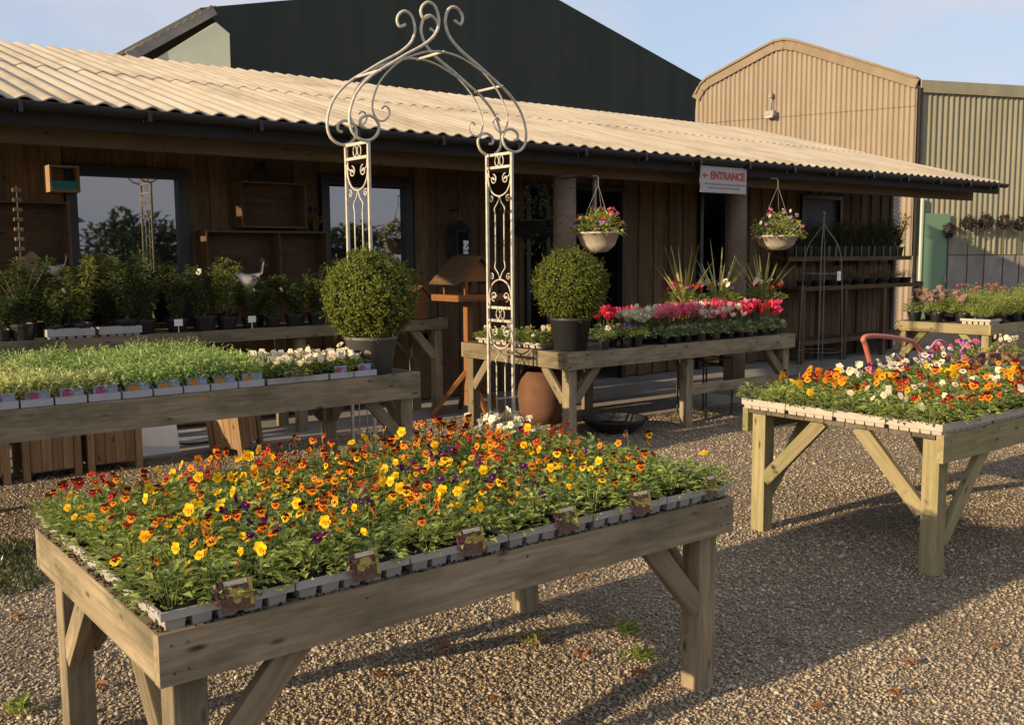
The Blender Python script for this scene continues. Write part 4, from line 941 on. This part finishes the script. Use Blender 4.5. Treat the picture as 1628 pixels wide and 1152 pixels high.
ln_ = thing("lantern", "dark metal lantern hanging on the boards right of the second window".replace(" right of", " beside"), "lantern", (6.84, 9.62, 1.72)); m_ = MB(); m_.box((0, 0, .02), (.24, .2, .03)); m_.box((0, 0, .3), (.24, .2, .02)); m_.lathe([(.16, .31), (.05, .42), (.02, .43), (.02, .48), (0, .48)], 4)
for sx in (-.1, .1):
    for sy in (-.08, .08): m_.box((sx, sy, .16), (.018, .018, .27))
m_.build("frame", "dark_metal", ln_); m_ = MB(); m_.box((0, 0, .16), (.17, .13, .26)); m_.build("glass", "window_glass", ln_); m_ = MB(); m_.tube([(0, 0, .48), (0, .0, .56), (0, .18, .56)], .01, 5); m_.build("bracket", "dark_metal", ln_)

# bird table and nest box in the patch of sun
bt = thing("bird_table", "orange wooden bird table with a pitched roof on a tripod stand", "bird table", (6.17, 8.55, 0))
m_ = MB(); m_.board((0, 0, .12), (0, 0, 1.26), .075, .075, up=(0, 1, 0)); m_.build("post", "orange_wood", bt, bevel=.004)
for a in (2.7, 4.6, 6.2, 1.2): MB().board((math.cos(a)*.42, math.sin(a)*.42, .02), (0, 0, .52), .045, .045).build("leg", "orange_wood", bt, bevel=.003)
m_ = MB(); m_.box((0, 0, 1.27), (.6, .5, .025)); m_.box((0, -.245, 1.30), (.6, .018, .05)); m_.box((0, .245, 1.30), (.6, .018, .05)); m_.box((-.295, 0, 1.30), (.018, .47, .05)); m_.box((.295, 0, 1.30), (.018, .47, .05)); m_.build("tray", "orange_wood", bt, bevel=.002)
for yy in (-.2, .18):
    m_ = MB()
    for s in (-1, 1): m_.prism([(.16*s-.02, yy, 1.285), (.16*s+.02, yy, 1.285), (.16*s+.02, yy, 1.47), (.16*s-.02, yy, 1.47)], (0, .02, 0))
    m_.prism([(-.26, yy-.001, 1.46), (.26, yy-.001, 1.46), (0, yy-.001, 1.70)], (0, .022, 0)); m_.build("gable", "orange_wood", bt)
m_ = MB()
for s in (-1, 1): m_.board((s*.32, 0, 1.435), (0, 0, 1.725), .52, .02, up=(s*.29, 0, .32)); 
m_.build("roof", "shelf_wood", bt, bevel=.002)  # darker wood than the body puts the shade under the eaves into its colour
nb = thing("nest_box", "little orange nest box with a pitched roof at the end of the shrub staging", "bird box", (5.80, 8.98, T6H)); m_ = MB(); m_.prism([(-.09, -.09, 0), (.09, -.09, 0), (.09, -.09, .25), (0, -.09, .33), (-.09, -.09, .25)], (0, .18, 0)); m_.build("body", "orange_wood", nb); m_ = MB()
for s in (-1, 1): m_.board((s*.14, 0, .225), (0, 0, .352), .24, .016, up=(s*.127, 0, .14))
m_.build("roof", "orange_wood", nb)

# slatted planters and odds and ends under the seedling table
def trough(loc, label, rz=0, rot=None, w_=.42, d_=.4, h=.6):
    t = thing("wooden_planter", label, "planter", loc, rz, "slatted wooden planters under the tables")
    if rot: t.rotation_euler = rot
    for sx in (-1, 1):
        for sy in (-1, 1): MB().box((sx*(w_/2-.02), sy*(d_/2-.02), h/2), (.05, .05, h)).build("corner_post", "planter_wood", t, bevel=.003)
    for sy in (-1, 1):
        m_ = MB()
        for k in range(4): m_.box((-w_/2+.05+(w_-.1)*(k+.5)/4, sy*(d_/2-.02), h/2+.03), ((w_-.1)/4-.004, .018, h-.07))
        m_.build("slat_panel", "planter_wood", t)
    for sx in (-1, 1):
        m_ = MB()
        for k in range(4): m_.box((sx*(w_/2-.02), -d_/2+.05+(d_-.1)*(k+.5)/4, h/2+.03), (.018, (d_-.1)/4-.004, h-.07))
        m_.build("slat_panel", "planter_wood", t)
    m_ = MB(); m_.box((0, 0, .08), (w_-.05, d_-.05, .02)); m_.build("bottom", "planter_wood", t)
for k, x in enumerate((1.36, 1.88, 2.36)): trough((x, 8.42, 0), f"upright slatted wooden planter under the seedling table, {('closest to its sunny end', 'second of three', 'third of three, beside the white board')[k]}")
trough((3.42, 8.28, .055), "slatted wooden planter tipped over on its side under the seedling table", rot=(R(8), R(-18), .5), w_=.3, h=.44, d_=.34)
m_ = MB(); m_.board((0, 0, 0), (0, .14, .5), .38, .01, up=(0, 1, -.2)); tag(m_.build("white_board", "white_paint", None, loc=(2.83, 8.6, .01)), "plain white board leaning in the shade beside the slatted planters", "board")
m_ = MB(); m_.lathe([(.3, 0), (.31, .015), (.3, .03), (.26, .022), (0, .02)], 32); tag(m_.build("plastic_lid", "tray_white", None, loc=(3.3, 9.1, .03)), "pale round plastic lid lying on the ground in the shade", "lid")

# ------------------------------------------------------------------ far table by the barn
T5X, T5Y, T5L, T5W, T5H = 12.63, 6.03, 2.6, 1.33, .8
table("sunlit timber table at the far end by the barn, holding grasses and sedums", T5X, T5Y, T5L, T5W, T5H, "treated_timber", rail=.13)
tray(tray_mesh(.3, .4, 4, 5, .07, ("tray_cream", "soil"), .03), (T5X+.02, T5Y+.02, T5H), "cream tray on the corner of the far table by the barn", "tray")
GR = [seed_mesh(.24, .24, 400+i, "bright_leaf", .32, 150) for i in range(2)]; GD_ = [seed_mesh(.24, .24, 410+i, "dry_grass", .3, 110) for i in range(1)]
SED = [foliage_mesh(420+i, 90, .13, .15, .06, .035, "bright_leaf") for i in range(2)]
HD = MB(); HD.lathe([(0, 0), (.02, .06), (.05, .1), (.045, .125), (0, .14)], 9); HD = HD.mesh("flower_head", ["sedum_head"])
CO = [cyc_flower(900+i, "coral") for i in range(3)]
for j in range(4):
    for i in range(6):
        x = T5X+.16+.4*i+random.uniform(-.03, .03); y = T5Y+.17+.32*j+random.uniform(-.02, .02)
        kind = 'sedum' if (i == 0 and j > 0) or (j == 3 and i < 3) else 'coral' if i >= 3 and j > 1 else 'grass'
        dl = {'sedum': "brown-headed sedum", 'coral': "coral-flowered plant", 'grass': "fresh green grassy plant"}[kind]
        t = thing("potted_perennial", f"{dl} on far table, {ORD[i]} from lit end, {ORD[j]} from long rail", "plant", (x, y, T5H), 0, "plants on the far table by the barn")
        link("pot", PB, t, scale=(.85, .85, .62))
        if kind == 'grass': link("foliage", random.choice(GR), t, loc=(-.12, -.12, .1), scale=(1, 1, random.uniform(.8, 1.2)))
        elif kind == 'sedum':
            link("foliage", random.choice(SED), t, loc=(0, 0, .1), scale=1.15)
            for k in range(5): a = random.uniform(0, 6.28); h = random.uniform(.2, .34); link("flower_head", HD, t, loc=(.09*math.cos(a), .09*math.sin(a), h), rot=(random.gauss(0, .2), random.gauss(0, .2), 0), scale=random.uniform(.7, 1.2))
        else:
            link("foliage", random.choice(GR), t, loc=(-.12, -.12, .1), scale=(1, 1, .9))
            for k in range(6): a = random.uniform(0, 6.28); r = .13*random.random()**.5; link("flower", random.choice(CO), t, loc=(r*math.cos(a), r*math.sin(a), random.uniform(.18, .34)), rot=(random.gauss(0, .3), random.gauss(0, .3), 0), scale=1.1)

# ------------------------------------------------------------------ shaded plant rack at the far end of the shop wall
rk = thing("plant_rack", "dark tiered timber rack of nursery pots along the far shop wall", "rack", (13.0, 9.15, 0))
for x in (0, 1.15, 2.3, 3.4):
    for y in (0, .5): MB().box((x, y, .85 if y else .62), (.08, .08, 1.7 if y else 1.24)).build("post", "shelf_wood", rk)
for z, y0 in ((.35, 0), (1.2, 0), (1.66, .24)):
    m_ = MB()
    for k in range(4 if y0 == 0 else 2): m_.box((1.7, y0+.04+.13*k, z), (3.55, .12, .025))
    m_.build("shelf", "shelf_wood", rk); MB().box((1.7, y0-.035, z-.01), (3.6, .025, .07)).build("shelf_edge", "shelf_wood", rk)
m_ = MB()
for k in range(22): m_.box((.08+.155*k, .51, .78), (.14, .02, 1.5))
m_.build("back_board", "shed_boards", rk)
CON = [shrub_mesh(230+i, .4, .2, 520, .07, .014, "shrub_leaf", 9) for i in range(3)]
TG = MB(); TG.box((0, 0, .07), (.035, .004, .15)); TG = TG.mesh("tag", ["dry_grass"])
for k in range(15):
    t = thing("nursery_plant", f"dark conifer-like nursery plant with pale tag, {ORD[k] if k < 12 else ('thirteenth', 'fourteenth', 'fifteenth')[k-12]} along the rack's upper shelf from the entrance", "plant", (13.12+.228*k, 9.5, 1.675), random.uniform(-.3, .3), "nursery plants on the upper rack shelf")
    link("pot", PB, t, scale=.85); link("foliage", CON[k % 3], t, loc=(0, 0, .1), scale=random.uniform(.9, 1.2)+.02*k); link("tag", TG, t, loc=(0, -.12, .0), scale=1.3)
for k in range(9):
    kd = ("grey mossy", "yellow-green mounded", "brown tufted")[(k*2+1) % 3]; t = thing("alpine_plant", f"{kd} alpine plant, {ORD[k]} along the rack's middle shelf from the entrance", "plant", (13.25+.37*k, 9.3, 1.213), 0, "alpines on the middle rack shelf")
    link("pot", PB, t, scale=(1.1, 1.1, .5)); link("foliage", foliage_mesh(500+k, 170, .17, .16, .035, .018, ("cyclamen_leaf", "moss_green", "dead_leaf")[(k*2+1) % 3]), t, loc=(0, 0, .08))

# obelisk
ob = thing("obelisk", "slim black metal garden obelisk with a white price tag beside the plant rack", "obelisk", (12.12, 8.2, 0))
m_ = MB()
for k in range(4):
    a = k*math.pi/2+.5; c, s = math.cos(a), math.sin(a)
    m_.tube(crom([(c*.3, s*.3, 0), (c*.28, s*.28, .9), (c*.25, s*.25, 1.6), (c*.19, s*.19, 1.86), (c*.07, s*.07, 2.04), (c*.012, s*.012, 2.14)]), .0085, 6)
m_.tube([(0, 0, 2.12), (0, 0, 2.26)], .011, 6); m_.lathe([(0, 2.25), (.025, 2.28), (0, 2.34)], 10); m_.build("frame", "stone_grey", ob)
for z, r in ((.35, .29), (1.45, .262)): MB().tube([(r*math.cos(t*.3142), r*math.sin(t*.3142), z) for t in range(21)], .005, 5).build("ring", "stone_grey", ob)
MB().box((-.02, -.28, 1.42), (.085, .006, .13)).build("tag", "white_paint", ob)

# ------------------------------------------------------------------ red-handled trolley with baskets behind the pansy table
ct = thing("garden_trolley", "garden trolley with a red tube handle behind the yellowish pansy table", "trolley", (9.45, 5.6, 0))
def hy(px, py): p = at(px, py, y=5.6); return V((p.x-9.45, 0, p.z))
m_ = MB(); H0 = [hy(1392, 590), hy(1376, 550), hy(1372, 540), hy(1380, 534), hy(1410, 535), hy(1445, 541), hy(1456, 548), hy(1466, 566), hy(1472, 600)]
H0[0].z = H0[-1].z = .38; m_.tube(crom(H0), .026, 8); m_.build("handle", "red_handle", ct, smooth=True)
m_ = MB(); m_.box((1.0, 0, .37), (2.2, .6, .03)); m_.box((1.0, -.29, .405), (2.2, .02, .06)); m_.box((1.0, .29, .405), (2.2, .02, .06)); m_.build("bed", "grey_metal", ct, bevel=.004)
for x in (.1, 1.9):
    for y in (-.24, .24):
        w0 = MB(); w0.tube([(x, y-.03, .12), (x, y+.03, .12)], .12, 18); w0.build("wheel", "black_plastic", ct)
    MB().box((x, 0, .24), (.05, .5, .24)).build("axle_frame", "dark_metal", ct)
for k, px in enumerate((1492, 1541, 1597)):
    p = at(px, 560, y=5.6); bs = thing("flower_basket", f"basket of {('coral pink', 'magenta', 'cream')[k]} flowers with thin hoop handle, {('beside the red handle', 'second along', 'third along')[k]}", "basket", (p.x, 5.6, .388), 0, "hoop-handled baskets on the trolley")
    top = at(px, 541+k*4, y=5.6).z-.388; m_ = MB(); m_.lathe([(.14, 0), (.19, .11), (.2, .13), (.18, .13), (.17, .11), (0, .1)], 20); m_.build("bowl", "planter_wood", bs)
    m_ = MB(); m_.tube(crom([(-.195, 0, .12), (-.185, 0, top*.72), (-.09, 0, top*.96), (0, 0, top), (.09, 0, top*.96), (.185, 0, top*.72), (.195, 0, .12)]), .013, 6); m_.build("hoop_handle", "purple_handle", bs, smooth=True)
    link("foliage", foliage_mesh(600+k, 100, .16, .1, .05, .03, "bright_leaf"), bs, loc=(0, 0, .1), scale=(1.1, 1.1, 1.7))
    for q in range(14):
        a = random.uniform(0, 6.28); r = .15*math.sqrt(random.random()); link("flower", random.choice(PFL[('pink', 'pink', 'white')[k]] if q % 3 else PFL[('whiteface', 'lilac', 'cream')[k]]), bs, loc=(r*math.cos(a), r*math.sin(a), .14), rot=(0, 0, -2.3+random.gauss(0, .8)), scale=1.3)

# ------------------------------------------------------------------ standards along the barn
for k, (px, py) in enumerate([(1508, 366), (1540, 354), (1567, 352), (1597, 353), (1623, 356)]):
    b = OC+SD*(1.25+.52*k)+on*.9; d = V((b.x, b.y, 0)); 
    q = at(px, py, x=b.x); t = thing("standard_tree", f"dark ball-headed standard on a thin stem before the olive wall, {ORD[k]} from the green door", "tree", (q.x, q.y, 0), 0, "ball-headed standards by the olive wall"); h = q.z
    MB().lathe([(.14, 0), (.18, .28), (.19, .3), (.17, .3), (.16, .27), (0, .27)], 16).build("pot", "black_plastic", t); MB().tube([(0, 0, .27), (.01, 0, h*.6), (0, 0, h)], .016, 6).build("trunk", "bark", t)
    m_ = MB(); rd = random.Random(700+k)
    for i in range(420):
        dd = rdir(rd); m_.leaf(V((0, 0, h))+dd*.17*(1+.25*noise.noise(dd*2.5+V((k, 0, 0))))*rd.uniform(.5, 1.0), dd+rdir(rd)*.8, V((0, 0, 1)), .07, .035)
    m_.build("crown", "dried_flowers", t)

# ------------------------------------------------------------------ fallen leaves and weeds in the gravel
dlm = []
for k in range(3):
    m_ = MB(); rd = random.Random(800+k); m_.leaf(V((0, 0, .012)), V((1, 0, .1)), V((0, 0, 1)), .075, .05, 0, .3, .2); m_.leaf(V((0, 0, .012)), V((.7, .6, .1)), V((0, 0, 1)), .05, .035, 0, .2, .2); m_.leaf(V((0, 0, .012)), V((.7, -.6, .1)), V((0, 0, 1)), .05, .035, 0, .2, .2); dlm.append(m_.mesh("dead_leaf", ["dead_leaf"]))
for k, (px, py) in enumerate([(778, 1122), (1430, 1115), (1030, 1078), (927, 1042), (150, 1095), (700, 1040), (1455, 1065), (935, 920), (1240, 1020), (1290, 1130), (600, 1085), (1590, 1035), (40, 985)]):
    p = at(px, py, z=0); o = link("dead_leaf", dlm[k % 3], loc=(p.x, p.y, .012), rot=(0, 0, k*1.3), scale=random.uniform(.7, 1.15)); tag(o, "dry orange-brown leaf lying on the gravel", "leaf", "dry leaves scattered on the gravel")
WD = [seed_mesh(.09, .09, 820+i, ("bright_leaf", "dry_grass")[i], .03, 22) for i in range(2)]
for k, (px, py, lab) in enumerate([(1015, 1060, "dry olive weed tuft in the gravel in front of the near table's shadow"), (860, 1030, "pale green weed tuft in the sunlit gravel below the near table's rail"), (1020, 1005, "small green weed tuft between near table's legs on sunlit gravel"), (55, 1120, "green weed tuft in the gravel beside the near table's outer leg")]):
    p = at(px, py, z=0); o = link("weed_tuft", WD[k % 2 if k != 3 else 0], loc=(p.x, p.y, .005), rot=(0, 0, k)); tag(o, lab, "weed")
mo = MB(); rd = random.Random(9)
for i in range(2600):
    a = rd.uniform(0, 6.28); r = math.sqrt(rd.random()); x, y = 1.0+.42*r*math.cos(a), 6.05+.6*r*math.sin(a)
    mo.blade(V((x, y, 0)), V((rd.gauss(0, .4), rd.gauss(0, .4), 1)), V((rd.uniform(-1, 1), rd.uniform(-1, 1), .2)), rd.uniform(.025, .06), .007)
o = mo.build("grass", "moss_green"); o['kind'] = 'stuff'; o['label'] = "patch of dark short grass in the gravel beyond the near table"

# ------------------------------------------------------------------ across the yard, seen only mirrored in the shop windows
hs = thing("house", "pale rendered house with a red roof across the yard, mirrored in the shop window", "house", (7.5, -22, 0))
m_ = MB(); m_.box((0, 0, 1.6), (5, 6, 3.2)); m_.build("wall", "sign_white", hs); m_ = MB(); m_.prism([(-2.9, -3.2, 3.1), (2.9, -3.2, 3.1), (0, -3.2, 4.9)], (0, 6.4, 0)); m_.build("roof", "roof_red", hs)
for x in (-1.3, 1.2): MB().box((x, 3.01, 1.7), (1.0, .06, 1.2)).build("window", "window_frame", hs)
for k, (x, y, h) in enumerate([(11.5, -17, 3.4), (14.5, -18, 3.0), (17.5, -17, 3.6), (21, -18, 3.2)]):
    t = thing("broad_tree", f"broad bushy tree across the yard, {ORD[k]} along from the pale house", "tree", (x, y, 0), 0, "trees across the yard"); MB().tube([(0, 0, 0), (.1, 0, h*.4), (0, .1, h*.8)], [.16, .12, .05], 8).build("trunk", "bark", t); m_ = MB(); rd = random.Random(k)
    for i in range(1500):
        dd = rdir(rd, -.7, 1); q = V((dd.x*1.9, dd.y*1.5, dd.z*h*.42+h*.56))*1; q = V((0, 0, h*.56))+(q-V((0, 0, h*.56)))*(rd.random()**.4)*(1+.3*noise.noise(dd*2+V((k, 0, 0))))
        m_.leaf(q, dd+rdir(rd), V((0, 0, 1)), .3, .2)
    m_.build("crown", "hedge_leaf", t)
